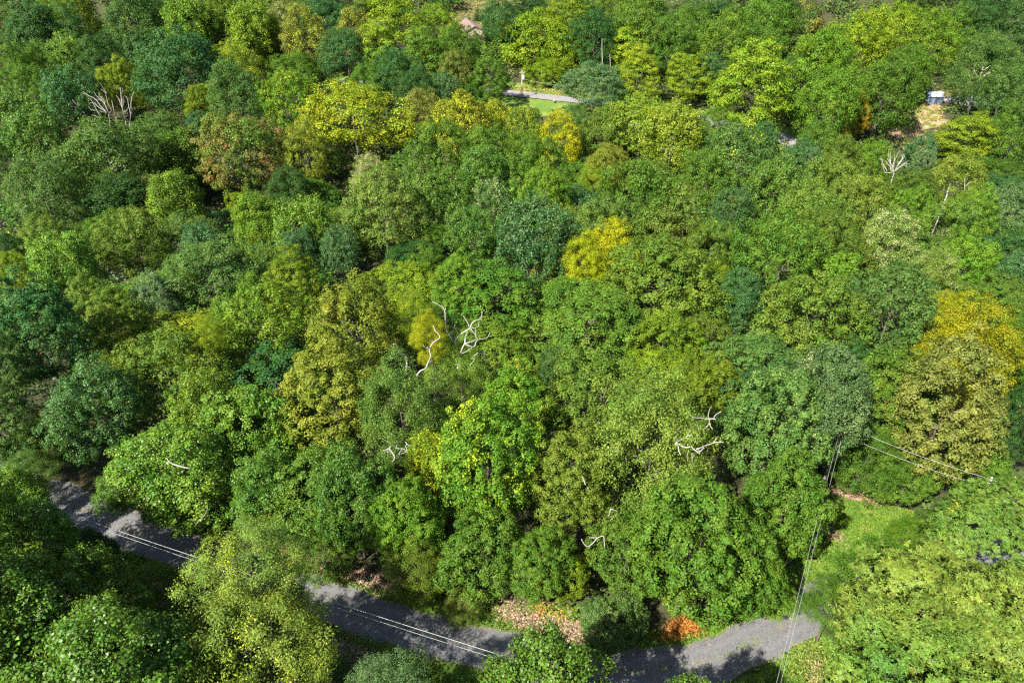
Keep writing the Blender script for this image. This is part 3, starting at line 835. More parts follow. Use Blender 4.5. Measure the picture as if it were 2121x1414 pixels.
    (1992, 638, 92, 'locust', 'yellow', dict(tone=.68, vb=860, label="golden yellow-topped tree near the right edge of the wood")), (1950, 694, 104, 'maple', 'brown', dict(vb=1045, acc='r', amt=.02, label="tall brownish tree below the golden-topped one")),
    (1600, 760, 96, 'maple', 'grey', dict(vb=1150, tone=1.1)), (1460, 731, 78, 'maple', 'yg', dict(vb=900, tone=.72)),
    (1820, 720, 84, 'maple', 'mid', dict(vb=960)), (2046, 590, 56, 'maple', 'mid', {}), (1996, 478, 60, 'maple', 'bright', {}), (2106, 645, 52, 'maple', 'mid', dict(vb=860)), (2100, 800, 56, 'oak', 'dark', dict(vb=1000)), (2105, 520, 46, 'tulip', 'blue', {}),
    (1790, 886, 66, 'locust', 'mid', dict(vb=1035)), (1880, 930, 60, 'maple', 'mid', dict(vb=1050)), (1830, 960, 46, 'maple', 'bright', dict(vb=1022, H=4)), (2020, 900, 55, 'maple', 'mid', dict(vb=1040)),
    # front row above the road
    (385, 868, 118, 'tulip', 'bright', dict(vb=1105, label="big glossy-leaved tree leaning over the shaded road, left of the front row")), (505, 800, 96, 'tulip', 'bright', dict(vb=1010)), (640, 938, 90, 'tulip', 'mid', dict(vb=1120)), (560, 930, 80, 'tulip', 'mid', dict(vb=1110)),
    (735, 935, 78, 'tulip', 'mid', dict(vb=1165, tone=.85)), (672, 1095, 62, 'maple', 'mid', dict(vb=1178, H=5, tone=.8)), (12, 800, 62, 'maple', 'grey', dict(vb=985)), (8, 690, 55, 'maple', 'grey', {}), (865, 1112, 64, 'locust', 'olive', dict(vb=1250, label="feathery olive shrub-like tree bulging over the litter bank")), (1000, 1050, 92, 'maple', 'mid', dict(vb=1240)), (850, 985, 70, 'maple', 'bright', dict(vb=1190)),
    (1120, 1090, 66, 'maple', 'mid', dict(vb=1245)), (1180, 880, 78, 'maple', 'olive', dict(vb=1150)), (1160, 1130, 60, 'maple', 'yg', dict(vb=1235, tone=.75)), (1430, 990, 116, 'maple', 'mid', dict(vb=1290, label="large dense green tree at the middle of the front row above the orange ferns")),
    (1300, 1060, 80, 'maple', 'mid', dict(vb=1235)), (1620, 940, 84, 'maple', 'mid', dict(vb=1265, label="tall dense green tree standing beside the near utility pole")), (1540, 1080, 75, 'maple', 'mid', dict(vb=1290)), (1265, 1222, 66, 'tulip', 'grey', dict(tone=.9, vb=1320, H=4.2, label="pale-topped round bush beside the leaf-litter patch above the road")),
    (1595, 1175, 52, 'maple', 'bright', dict(vb=1275)), (955, 1212, 42, 'locust', 'brown', dict(vb=1275, H=2.6, label="thin brownish bush at the road-side end of the leaf litter")), (60, 930, 60, 'locust', 'grey', dict(vb=1005)), (265, 950, 55, 'tulip', 'mid', dict(vb=1060)),
    # near the drone, below the road
    (84, 1036, 60, 'tulip', 'mid', dict(vb=1240, H=12)), (15, 968, 78, 'tulip', 'bright', dict(vb=1140, label="bright leafy tree at the shaded end of the gravel road")), (190, 1100, 50, 'tulip', 'dark', dict(H=6)), (135, 1148, 110, 'tulip', 'bright', dict(tone=.85)), (20, 1190, 100, 'tulip', 'mid', {}), (215, 1245, 105, 'tulip', 'bright', dict(tone=.85)), (95, 1300, 115, 'tulip', 'bright', dict(tone=.85)), (305, 1285, 90, 'tulip', 'mid', {}), (365, 1340, 80, 'tulip', 'mid', {}),
    (325, 1170, 62, 'locust', 'pale', dict(vb=1270, tone=.75, label="small soft pale tree just below the wires on the shaded road")), (525, 1093, 108, 'locust', 'pale', dict(vb=1300, H=14.5, acc='y', amt=.22, label="large pale yellow-green feathery tree overhanging the gravel road")), (545, 1205, 135, 'locust', 'pale', dict(vb=1440, H=13.5, acc='y', amt=.3, tone=.95)), (575, 1105, 34, 'locust', 'olive', dict(H=4)),
    (1125, 1322, 138, 'tulip', 'mid', dict(label="dark glossy treetop at the bottom edge half covering the road")), (800, 1362, 84, 'locust', 'silver', dict(label="soft wispy shrub at the bottom edge below the road")), (700, 1370, 40, 'locust', 'grey', dict(H=3)), (1400, 1400, 22, 'tulip', 'bright', dict(H=6)),
    (2042, 982, 112, 'chestnut', 'pale', dict(tone=.85, acc='o', amt=.06, label="long-leaved chestnut with orange-spotted tip at the right edge")), (1905, 1120, 150, 'chestnut', 'pale', dict(tone=.85, label="large long-leaved chestnut crown reaching towards the bend of the road")), (2060, 1190, 150, 'chestnut', 'pale', dict(tone=.8, acc='o', amt=.03)), (1880, 1275, 150, 'chestnut', 'pale', dict(tone=.85)), (2060, 1340, 140, 'chestnut', 'pale', dict(tone=.95)),
    (1808, 1122, 80, 'locust', 'mid', dict(vb=1260, H=5.5, label="feathery dark green bush at the inner edge of the grass clearing")), (1885, 1068, 50, 'locust', 'bright', dict(vb=1120, H=3, tone=.85)), (1722, 1205, 54, 'locust', 'mid', dict(vb=1300, H=6)), (1930, 1060, 50, 'locust', 'mid', dict(H=4.5)),
]
# the small evergreens on the slope by the house
T += [(988, 10, 10, 'conifer', 'silver', dict(vb=38, tone=.8, H=5.6, label="small blue-green spruce on the slope above the brown roof")), (971, 28, 6, 'conifer', 'mid', dict(vb=48, H=4.6, label="small green conifer at the corner of the brown roof"))]
for (u, vt, r, style, colour, o) in T:
    base, R, c, H = solve(u, vt, r, style, o.get('vb'), o.get('H'))
    place_tree(style, colour, base, R, c, H, o.get('label'), o.get('acc'), o.get('amt', .5), o.get('pale', False), o.get('tone', 1.0))
pq = at_z(1691, 1038, 0.0)
place_tree('tulip', 'silver', tuple(at_z(1640, 1042, -0.1)), 2.8, 5.4, 16.4, "white-flecked glossy tree hiding the top of the near utility pole", 'c', .12)
N_TRACED = len(TREES)

# ------------------------------------------------------------------ the trees that fill the wood between and beyond them
fr = random.Random(5)
KEEP_CLEAR = GRASS_POLYS + LITTER_POLYS + [FAR_LAWN, FAR_BANK, SHED_BANK, HOUSE_CLEAR]
SIGHT = [(1048, 1170, 150, 216), (1885, 1990, 180, 300), (935, 1005, 0, 66)]     # views of road, shed and house that the photograph leaves open


def fill(step, y0, y1, budget):
    cand = []
    y = y0
    while y < y1:
        half = 0.80 * (y * math.cos(PITCH) + 40) + 8
        x = -half
        while x < half:
            cand.append((x + fr.uniform(-.42, .42) * step, y + fr.uniform(-.42, .42) * step)); x += step
        y += step
    fr.shuffle(cand)
    n = 0
    for x, y in cand:
        if n >= budget: break
        if dist_line([x], [y], ROAD_L)[0] < 5.5 or dist_line([x], [y], FAR_L)[0] < 7: continue
        if any(in_poly([x], [y], p)[0] for p in KEEP_CLEAR): continue
        near = [(math.hypot(t['base'][0] - x, t['base'][1] - y), t) for t in TREES]
        gap = min(dd - 0.80 * t['R'] for dd, t in near)
        if gap < (1.5 if y < 130 else 1.2): continue
        nb = sorted(near, key=lambda q: q[0])[:4]
        z = float(ground(x, y)) - 0.1
        R = min(max(gap * 1.45, 2.8), 6.2) if y < 150 else min(max(gap * 1.45, 3.6), 7.5)
        H = min(max(sum(t['H'] for _, t in nb) / 4 * fr.uniform(.5, .7), 6), 13)
        c = min(R * 1.15, H * .48)
        # keep the open views open
        bad = False
        for (a0, a1, b0, b1) in SIGHT:
            pu, pv, pz = project((x, y, z + H)); pr = R * FPX / pz
            pu2, pv2, _ = project((x, y, z))
            if a0 - pr < pu < a1 + pr and pv < b1 and pv2 > b0 and y < 262: bad = True
        if bad: continue
        col = fr.choice(['dark', 'mid', 'mid', 'blue', 'olive', 'bright', 'grey', 'yg', 'mid'])
        st = fr.choice(['oak', 'maple', 'tulip', 'oak', 'maple', 'vine']) if y > 95 else fr.choice(['maple', 'tulip', 'maple', 'oak'])
        place_tree(st, col, (x, y, z), R, c, H, tone=.92)
        n += 1
    return n


n1 = fill(3.6, 46, 130, 130)
n2 = fill(5.5, 126, 285, 170)
print("traced", N_TRACED, "fill", n1, n2)
# trees below the lower edge of the picture whose shadows lie on the road in it
for (x, y, R, H, st, col) in [(4.5, 14.5, 3.4, 14, 'tulip', 'mid'), (9.5, 16.5, 3.0, 12.5, 'tulip', 'mid'), (-7, 12, 3.4, 13, 'tulip', 'mid'), (-14, 13, 4, 15, 'tulip', 'mid'), (-21, 18, 4.5, 16, 'tulip', 'mid'), (-30, 22, 4.5, 16, 'tulip', 'mid'), (-36, 28, 4.5, 16, 'oak', 'mid'), (-27, 12, 4.5, 16, 'oak', 'mid')]:
    place_tree(st, col, (x, y, -0.1), R, R * 1.25, H)


# The 300 trees that show largest stay things of their own; trees of which only slivers show between them become one mass.
def visible_area(shrink):
    W_, H_ = 530, 354; k = W_ / 2121.0
    zb = np.full((H_, W_), 1e9); ib = np.full((H_, W_), -1)
    vv, uu = np.mgrid[0:H_, 0:W_]
    for i, t in enumerate(TREES):
        pu, pv, pz = project(t['base'] + np.array([0, 0, t['H'] - t['c']]))
        rx = t['R'] * FPX / pz * k * shrink; dd = math.atan2(CAM_H - t['base'][2], math.hypot(t['base'][0], t['base'][1]))
        ry = math.sqrt((t['c'] * math.cos(dd)) ** 2 + (t['R'] * math.sin(dd)) ** 2) * FPX / pz * k * shrink
        x0, x1 = int(max(0, pu * k - rx)), int(min(W_, pu * k + rx + 1)); y0, y1 = int(max(0, pv * k - ry)), int(min(H_, pv * k + ry + 1))
        if x1 <= x0 or y1 <= y0: continue
        q2 = ((uu[y0:y1, x0:x1] - pu * k) / rx) ** 2 + ((vv[y0:y1, x0:x1] - pv * k) / ry) ** 2
        zz = pz - t['R'] * np.sqrt(np.maximum(0, 1 - q2)) * 0.7
        m = (q2 < 1) & (zz < zb[y0:y1, x0:x1])
        zb[y0:y1, x0:x1][m] = zz[m]; ib[y0:y1, x0:x1][m] = i
    return np.bincount(ib[ib >= 0], minlength=len(TREES))


area = visible_area(0.92) + 0.01 * visible_area(0.75)
order = sorted(range(len(TREES)), key=lambda i: -(area[i] + (1e6 if TREES[i]['label'] else 0) + (1e6 if i >= len(TREES) - 8 else 0)))
keep_ids = set(order[:300])
mv, mr, mb = [], [], []
rw = np.random.RandomState(3)
for i, t in enumerate(TREES):
    if i in keep_ids: continue
    cr = t['crown']
    if area[i] > 0.02:
        me = cr.data; nv = len(me.vertices)
        co = np.empty(nv * 3, np.float32); me.vertices.foreach_get("co", co); co = co.reshape(-1, 4, 3)
        lr_ = np.empty(nv // 4, np.float32); me.attributes["leaf_rand"].data.foreach_get("value", lr_)
        pick = rw.permutation(nv // 4)[:1400]
        q = co[pick]; ctr = q.mean(1, keepdims=True); q = (ctr + (q - ctr) * 2.4) * np.array(cr.scale)
        a = cr.rotation_euler[2]; ca, sa = math.cos(a), math.sin(a)
        q = np.stack([q[..., 0] * ca - q[..., 1] * sa, q[..., 0] * sa + q[..., 1] * ca, q[..., 2]], -1)
        mv.append(q + t['base'] + np.array([0, 0, t['H'] - t['c']]))
        mr.append(lr_[pick]); mb.append(np.full(len(pick), rw.uniform(0, 1)))
    for ch in list(t['o'].children): bpy.data.objects.remove(ch)
    bpy.data.objects.remove(t['o'])
TREES = [t for i, t in enumerate(TREES) if i in keep_ids]
if mv:
    vv = np.concatenate(mv).reshape(-1, 3)
    wl = new_obj("woodland", mesh_np("woodland", vv, np.arange(len(vv), dtype=np.int32).reshape(-1, 4), LEAF['g'], {"leaf_rand": np.concatenate(mr), "lobe_rand": np.concatenate(mb)}),
                 label="smaller mixed green trees half hidden between the larger crowns", kind="stuff")
    wl.color = (0.05, 0.098, 0.013, 0.30)
print("kept", len(TREES), "in mass", len(mv))


# ------------------------------------------------------------------ dead wood
def depth_fn(zd0, amp, seed):
    def f(u, v):
        return zd0 + amp * (math.sin(u * 0.075 + seed) + 0.8 * math.cos(v * 0.09 + seed * 1.7))
    return f


def branch(parent, base, pts, w0, w1, df, mat, name="dead_branch", label=None):
    """a real tapered limb through the given points; w0, w1 = thickness in photograph pixels at its ends"""
    P = [at_depth(u, v, df(u, v)) for u, v in pts]
    # rounder bends
    Q = smooth_line(np.array(P), 3) if len(P) > 2 else np.array(P)
    n = len(Q)
    k = df(*pts[0]) / FPX
    rad = [max(0.010, 0.74 * (w0 + (w1 - w0) * (i / (n - 1)) ** 0.8) * 0.5 * k) for i in range(n)]
    b = Build(); b.tube([q - np.array(base) for q in Q], rad, 6)
    return new_obj(name, b.mesh(name, mat, True), parent, label)


def zoomed(u0, v0, s, *lines):
    return [[(u0 + x / s, v0 + y / s) for x, y in l] for l in lines]


def find_tree(part):
    for t in TREES:
        if t['label'] and part in t['label']: return t
    raise KeyError(part)


def crown_zd(t, f=0.35):
    return project(t['base'] + np.array([0, 0, t['H'] - t['c']]))[2] - f * t['R']


def dead_on(tree, lines, widths, f=0.35, amp=0.5, mat=None, seed=1.0, zd=None):
    df = depth_fn(zd if zd else crown_zd(tree, f), amp, seed)
    for l, (a, b) in zip(lines, widths):
        branch(tree['o'], tree['base'], l, a, b, df, mat or DEAD_WHITE)


ta = find_tree("tallest white bare branches")
dead_on(ta, zoomed(750, 600, 7.07,
    [(1345, 900), (1340, 770), (1240, 600), (1220, 480), (1215, 340), (1190, 265), (1130, 225), (1030, 175)], [(1215, 330), (1225, 260)],
    [(1340, 790), (1400, 690), (1490, 620), (1580, 565), (1600, 510), (1650, 455), (1720, 435), (1750, 380), (1757, 315)], [(1720, 435), (1805, 460)],
    [(1580, 565), (1540, 470), (1483, 385)], [(1580, 565), (1700, 545), (1708, 475)], [(1590, 570), (1650, 650), (1695, 735)], [(1665, 690), (1665, 550)],
    [(1400, 1160), (1410, 1030), (1440, 940), (1470, 850), (1500, 790), (1515, 700), (1545, 615)], [(1500, 790), (1600, 760), (1690, 730), (1830, 705), (1875, 615)],
    [(1500, 790), (1570, 820), (1640, 835), (1665, 770), (1695, 735)], [(1440, 940), (1510, 910), (1620, 835)], [(1580, 1100), (1640, 1030), (1640, 970), (1700, 920)], [(1295, 690), (1340, 590), (1365, 490)]),
    [(4.2, 2.0), (2, 1.2), (5, 2), (2, 1.2), (2.6, 1.6), (2.4, 1.4), (2.2, 1.4), (1.8, 1.2), (5, 3), (3.4, 1.5), (3, 2), (2, 1.2), (3, 2), (1.6, 1)], f=0.8)
tb = find_tree("dead limbs on its lower left")
dead_on(tb, zoomed(750, 600, 7.07,
    [(800, 1260), (850, 1190), (930, 1150), (960, 1080), (1005, 970), (985, 890), (1010, 820), (1050, 765), (1140, 705), (1110, 640), (1070, 600), (1045, 525)],
    [(985, 890), (960, 855), (930, 850), (895, 810)], [(960, 855), (965, 830)], [(960, 1080), (1060, 1010)],
    [(640, 1230), (650, 1130), (655, 1050), (640, 980), (590, 940), (540, 915), (525, 850), (500, 800), (455, 795)], [(540, 915), (490, 930), (430, 922)], [(650, 1130), (710, 1133)], [(655, 1050), (672, 1000)]),
    [(5, 1.8), (2.2, 1.4), (1.6, 1.2), (2, 1.2), (5.5, 2.2), (2.6, 1.6), (2, 1.4), (2, 1.4)], f=0.7, seed=2.0)
dead_on(tb, zoomed(780, 880, 17.68,
    [(580, 1340), (650, 1240), (650, 1130), (590, 1020), (530, 950), (480, 880), (500, 800), (540, 760)], [(480, 850), (380, 890), (300, 930), (235, 930)], [(530, 1000), (380, 985), (450, 880)],
    [(450, 590), (370, 600), (290, 550), (210, 500)], [(740, 850), (710, 830), (760, 700)], [(740, 850), (860, 860), (950, 860), (1050, 920), (1040, 1000), (900, 1050), (800, 1080), (860, 980), (940, 870)],
    [(1110, 1010), (1105, 880), (1070, 760), (1110, 700), (1060, 610)], [(1120, 690), (1200, 750), (1310, 710)], [(790, 1140), (870, 1230), (940, 1320), (1090, 1315)]),
    [(3, 4), (4.5, 2.5), (2.5, 2), (1.6, 1), (2.2, 1.4), (1.8, 1.2), (1.8, 2.2), (1.6, 1), (1.8, 1.2)], amp=0.25, seed=3.0, zd=crown_zd(tb, 0.95))
tc_ = find_tree("twisted dead limbs")
dead_on(tc_, zoomed(1360, 830, 10.875,
    [(420, 985), (470, 920), (560, 870), (660, 835), (700, 770), (740, 700), (765, 670)], [(720, 760), (770, 805)], [(660, 835), (740, 860), (820, 905), (915, 930), (925, 840), (925, 720)],
    [(470, 950), (490, 1050), (500, 1130), (550, 1225)], [(480, 900), (450, 830), (430, 745), (470, 690), (515, 610)], [(430, 745), (370, 710)],
    [(500, 970), (540, 990), (600, 1030), (680, 1050), (780, 1030), (840, 1090), (900, 1130), (960, 1150), (1040, 1080), (1060, 1040)], [(900, 1090), (1000, 1050), (1100, 1005), (1280, 945), (1380, 925), (1505, 925)],
    [(1285, 940), (1350, 840)], [(960, 1150), (975, 1210)], [(955, 1140), (955, 1090)], [(710, 1365), (690, 1280), (690, 1200), (700, 1160)], [(805, 1380), (800, 1290), (795, 1190), (845, 1180)]),
    [(6, 2), (3, 2), (3.4, 1.5), (4, 2.4), (2.6, 1.4), (1.6, 1), (5.5, 3), (4, 1.8), (2, 1.4), (2, 1.4), (1.6, 1.2), (2, 1.4), (2, 1.4)], amp=0.3, seed=4.0, zd=crown_zd(tc_, 0.82))
dead_on(tc_, zoomed(1360, 830, 10.875,
    [(800, 365), (900, 385), (1000, 380), (1110, 405), (1190, 400), (1290, 400), (1330, 425)], [(1170, 400), (1165, 300), (1195, 190), (1240, 130)], [(1290, 390), (1310, 340), (1360, 290), (1460, 235)],
    [(1180, 410), (1185, 500), (1110, 600), (1045, 630)], [(1185, 500), (1230, 590), (1265, 640)], [(820, 515), (900, 550), (940, 590), (950, 660)]),
    [(2, 2.4), (2, 1), (2.6, 1.8), (2.2, 1.2), (2, 1.2), (1.6, 1.2)], amp=0.3, seed=5.0, zd=crown_zd(tc_, 0.75))
dead_on(tc_, zoomed(1180, 820, 4.16,
    [(100, 1230), (130, 1280), (160, 1295), (210, 1255), (240, 1220), (290, 1205), (297, 1250), (303, 1310)], [(240, 1218), (165, 1218)], [(350, 970), (345, 1010), (330, 1035)], [(350, 970), (412, 1000), (345, 1075)],
    [(105, 690), (120, 720), (138, 765)], [(385, 465), (425, 465)], [(400, 455), (403, 485)]),
    [(1.8, 2.6), (1.6, 1), (2, 1.4), (2.4, 1.6), (2, 2.4), (2, 1.6), (2, 1.6)], amp=0.2, seed=6.0, zd=crown_zd(tc_, 1.02))
tl = find_tree("leaning over the shaded road")
dead_on(tl, [[(345, 948), (352, 957), (365, 963), (392, 970)], [(412, 1078), (427, 1062), (430, 1048)], [(412, 1078), (405, 1086)]], [(2, 4.5), (1.6, 1.6), (1.4, 1)], amp=0.1, seed=2, zd=crown_zd(tl, 1.0), mat=DEAD_GREY)


def dead_tree(label, foot, lines, widths, zd, mat, amp=1.0, seed=1.0, trunk_w=6.0):
    """leafless tree = trunk to the ground and its bare branches"""
    fx_, fy_ = foot
    top = at_depth(fx_, fy_, zd)
    base = np.array([top[0], top[1], float(ground(top[0], top[1])) - 0.2])
    t = new_obj("dead_tree", None, None, label, "dead tree"); t.location = base
    b = Build(); hgt = top[2] - base[2]; r = trunk_w * 0.5 * zd / FPX
    b.tube([(0, 0, 0), (0.1, 0, hgt * .5), tuple(top - base)], [r * 1.5, r * 1.2, r], 8)
    new_obj("trunk", b.mesh("trunk", mat, True), t)
    df = depth_fn(zd, amp, seed)
    for l, (a, c) in zip(lines, widths):
        branch(t, base, l, a, c, df, mat, "branch")
    return t


GREY_L = zoomed(150, 160, 12.85,
    [(1415, 1160), (1380, 1000), (1330, 830), (1310, 650), (1290, 450), (1270, 280)], [(1330, 830), (1280, 700), (1230, 570), (1165, 490)], [(1340, 800), (1350, 680), (1345, 530)], [(1320, 450), (1335, 310)],
    [(1530, 1230), (1550, 1040), (1560, 850), (1560, 680), (1590, 520), (1640, 380)], [(1550, 1000), (1520, 870), (1490, 730), (1470, 600), (1425, 515)], [(1385, 970), (1440, 890), (1500, 790)],
    [(970, 970), (930, 870), (870, 740), (800, 640), (720, 560), (640, 500), (580, 400)], [(970, 970), (860, 880), (740, 760), (660, 640), (560, 550), (480, 515), (370, 460), (280, 380)],
    [(970, 970), (840, 890), (700, 800), (600, 700), (520, 640), (470, 560)], [(970, 970), (1040, 890), (990, 790), (940, 690), (910, 540), (880, 470)], [(930, 600), (990, 570)], [(960, 960), (830, 930), (740, 910)],
    [(820, 1170), (740, 1030), (660, 910), (600, 790), (550, 690), (430, 700)], [(820, 1180), (720, 1090), (620, 1030), (520, 1010)], [(620, 890), (490, 860), (430, 780)], [(1160, 1050), (1110, 920), (1080, 760), (1045, 620)],
    [(910, 450), (850, 340), (790, 240), (720, 140)], [(900, 440), (840, 380), (765, 320)], [(680, 1270), (600, 1180), (530, 1130)], [(440, 1130), (370, 1050), (340, 990), (290, 920)], [(370, 460), (250, 420), (190, 405)], [(150, 760), (100, 720), (40, 650), (0, 600)],
    [(870, 740), (830, 600), (760, 540), (700, 480)], [(800, 640), (700, 590), (590, 600)], [(340, 990), (240, 900), (150, 830), (80, 780)],
    [(970, 970), (1000, 1200), (1010, 1420)], [(1415, 1160), (1440, 1420)], [(1530, 1230), (1500, 1420)], [(820, 1175), (960, 1420)], [(1160, 1050), (1200, 1420)], [(680, 1270), (900, 1420)], [(440, 1130), (700, 1300)])
wg = find_tree("just below the grey leafless tree")
zg = project(wg['base'] + np.array([0, 0, wg['H']]))[2] + wg['R'] * 0.9
dead_tree("large grey leafless tree with fanned bare branches in the upper left", (233, 270), GREY_L,
          [(2.2, 1.2), (1.6, .9), (1.3, .8), (1.2, .8), (2.2, 1.1), (1.5, .9), (1.2, .8), (2, .8), (2, .7), (1.7, .7), (1.6, .8), (1, .6), (1.1, .6), (1.8, .7), (1.6, .7), (1.1, .6), (2.2, .9), (1.2, .6), (1, .6), (1.4, .7), (1, .6), (.8, .6), (.9, .6), (1.3, .6), (1, .6), (1, .6), (3, 3.5), (2.4, 3), (2.4, 3), (2, 3), (2.4, 3), (1.8, 2.4), (1.2, 2)], zg, DEAD_GREY, 1.6, 1.0, 5)
WL = zoomed(1780, 290, 8.158,
    [(590, 540), (640, 450), (700, 370), (760, 280), (740, 230)], [(590, 540), (560, 440), (600, 340), (640, 250), (690, 170)], [(590, 540), (530, 500), (520, 410), (480, 330), (450, 320)], [(520, 410), (530, 290), (520, 190)],
    [(590, 530), (680, 450), (770, 390), (850, 340)], [(600, 530), (700, 450), (790, 430), (815, 490)], [(470, 540), (420, 440), (380, 350), (355, 290)], [(430, 550), (400, 450), (370, 390)], [(470, 530), (440, 460), (400, 420)],
    [(640, 440), (720, 330), (740, 240)], [(580, 470), (590, 330), (600, 240)], [(590, 540), (500, 430), (430, 350), (360, 330)], [(590, 540), (540, 420), (500, 300), (495, 200)], [(590, 540), (660, 400), (730, 300), (690, 230)], [(590, 535), (720, 420), (820, 400), (860, 410)], [(590, 540), (470, 560), (430, 550)])
dead_tree("small bleached white leafless tree with fanned branches in the upper right", (1852, 358), WL,
          [(1.5, .6)] * 15 + [(1.6, 1.6)],
          project(on_ground(1852, 352) )[2] - 34, DEAD_WHITE, 0.7, 2.0, 1.8)
SN = zoomed(1780, 290, 8.158, [(1780, 900), (1780, 760), (1785, 640)], [(1790, 780), (1850, 730), (1910, 700)], [(1815, 960), (1840, 860), (1890, 805)])
dead_tree("forked white snag poking out of the crowns below the white leafless tree", (1998, 405), SN, [(1.6, 1.1), (1.2, .9), (1.8, 1.1)], project(on_ground(1998, 390))[2] - 38, DEAD_WHITE, 0.3, 1, 2.5)
dead_tree("short leaning white snag left of the forked snag", (1962, 402), zoomed(1780, 290, 8.158, [(1480, 900), (1505, 820), (1530, 755)]), [(1.6, 1.0)], project(on_ground(1962, 390))[2] - 38, DEAD_WHITE, 0.2, 1, 2)
dead_tree("pale broken snag among yellow-green crowns right of the far lawn", (1372, 342), [[(1372, 342), (1375, 334), (1382, 322), (1389, 314)], [(1378, 328), (1377, 317)]], [(3, 2), (1.6, 1)], crown_zd(find_tree("tall yellow-green tree right of the far lawn"), 0.9), DEAD_WHITE, 0.2, 1, 4)
ts = find_tree("silvery round tree")
zs = project(ts['base'])[2] + 9
dead_tree("thin bare upright stem behind the silvery round tree", (1248, 140), [[(1248, 140), (1247, 107), (1247, 80)]], [(2.0, 1.0)], zs, DEAD_GREY, 0.1, 1, 2.2)
dead_tree("second thin bare stem, to the right behind the silvery round tree", (1264, 142), [[(1264, 142), (1264, 128), (1263, 112)]], [(1.6, 1.0)], zs, DEAD_GREY, 0.1, 1, 1.8)

# ------------------------------------------------------------------ poles and lines
M_STEEL = plain("galvanised_steel", (0.5, 0.5, 0.5), 0.45, 0.6)
M_WIRE = plain("weathered_aluminium_wire", (0.30, 0.30, 0.30), 0.55, 0.1, 0.05)
M_CERAMIC = plain("grey_porcelain", (0.62, 0.60, 0.58), 0.3)
M_TRANSF = plain("transformer_grey_paint", (0.62, 0.65, 0.68), 0.4)
M_YELLOW = plain("yellow_plastic_sleeve", (0.75, 0.42, 0.03), 0.5)


def utility_pole(base, H, rz, label, arm=True, transformer=False, guy=None):
    t = new_obj("utility_pole", None, None, label, "utility pole"); t.location = base; t.rotation_euler = (0, 0, rz)
    b = Build(); b.tube([(0, 0, -0.6), (0, 0, H * .5), (0, 0, H)], [0.17, 0.145, 0.115], 10)
    new_obj("shaft", b.mesh("shaft", POLE_WOOD, True), t)
    if arm:
        b = Build(); b.box((0, -0.17, H - 0.35), (1.5, 0.10, 0.12)); a = new_obj("crossarm", b.mesh("crossarm", POLE_WOOD), t)
        for x in (-0.65, 0.65):
            b = Build(); b.tube([(x, -0.17, H - 0.29), (x, -0.17, H - 0.2), (x, -0.17, H - 0.12)], [0.03, 0.06, 0.045], 8)
            new_obj("insulator", b.mesh("insulator", M_CERAMIC, True), a)
        for x in (-0.45, 0.45):
            b = Build(); b.tube([(x, -0.2, H - 0.4), (0, -0.14, H - 0.95)], [0.02, 0.02], 5)
            new_obj("brace", b.mesh("brace", M_STEEL), a)
    b = Build(); b.tube([(0, 0, H), (0, 0, H + 0.12), (0, 0, H + 0.22)], [0.03, 0.065, 0.04], 8)
    new_obj("top_insulator", b.mesh("top_insulator", M_CERAMIC, True), t)
    if transformer:
        b = Build(); b.tube([(0.42, -0.05, H - 2.3), (0.42, -0.05, H - 2.22), (0.42, -0.05, H - 1.3), (0.42, -0.05, H - 1.22)], [0.24, 0.29, 0.29, 0.22], 14)
        tf = new_obj("transformer", b.mesh("transformer", M_TRANSF, True), t)
        b = Build(); b.tube([(0.42, -0.05, H - 1.22), (0.42, -0.05, H - 1.0)], [0.05, 0.03], 8); new_obj("bushing", b.mesh("bushing", M_CERAMIC), tf)
        b = Build(); b.box((0.16, -0.02, H - 1.75), (0.16, 0.08, 0.5)); new_obj("bracket", b.mesh("bracket", M_STEEL), tf)
    if guy is not None:
        g = np.array(guy, float)
        b = Build(); b.tube([(0, 0, H - 1.6), tuple(g)], [0.02, 0.02], 5); gw = new_obj("guy_wire", b.mesh("guy_wire", M_STEEL), t)
        d = np.array([0, 0, H - 1.6]) - g
        b = Build(); b.tube([tuple(g + d * .22), tuple(g + d * .52)], [0.07, 0.07], 6); new_obj("guy_sleeve", b.mesh("guy_sleeve", M_YELLOW), gw)
        b = Build(); b.tube([tuple(g + np.array([0, 0, -.3])), tuple(g + np.array([0.02, 0, .5])), tuple(g + np.array([.1, 0, .95]))], [0.16, 0.18, 0.08], 8)
        new_obj("guy_anchor", b.mesh("guy_anchor", plain("dark_rubber", (0.03, 0.03, 0.03), 0.7)), gw)
    return t


pA = at_z(99, 1049, 8.6); pA[2] = 0
pB = at_z(1691, 1038, 0.0)
pC = at_z(1590, 1525, 8.6); pC[2] = 0
pD = at_z(2053, 992, 8.8); pD[2] = float(ground(pD[0], pD[1]))
POLE_H = 8.6
def heading(a, b): return math.atan2(b[1] - a[1], b[0] - a[0]) + math.pi / 2
utility_pole(pA, POLE_H, heading(pA, pC), "pole top in the leaves at the shaded end of the gravel road", arm=False)
utility_pole(pB, 9.0, heading(pC, pB), "weathered utility pole at the grass clearing by the road bend", arm=False)
utility_pole(pC, POLE_H, heading(pC, pB) , "utility pole below the road bend, under the crossing lines", arm=False)
utility_pole(pD, 8.8 - pD[2], heading(pB, pD), "pole top beside the orange-tipped chestnut at the right edge", arm=False)
pF = on_ground(1081, 205.5)
utility_pole(pF, 8.1, 0.15, "distant utility pole with crossarm and transformer beside the pale road", True, True, (-0.75, -0.1, 0.0))


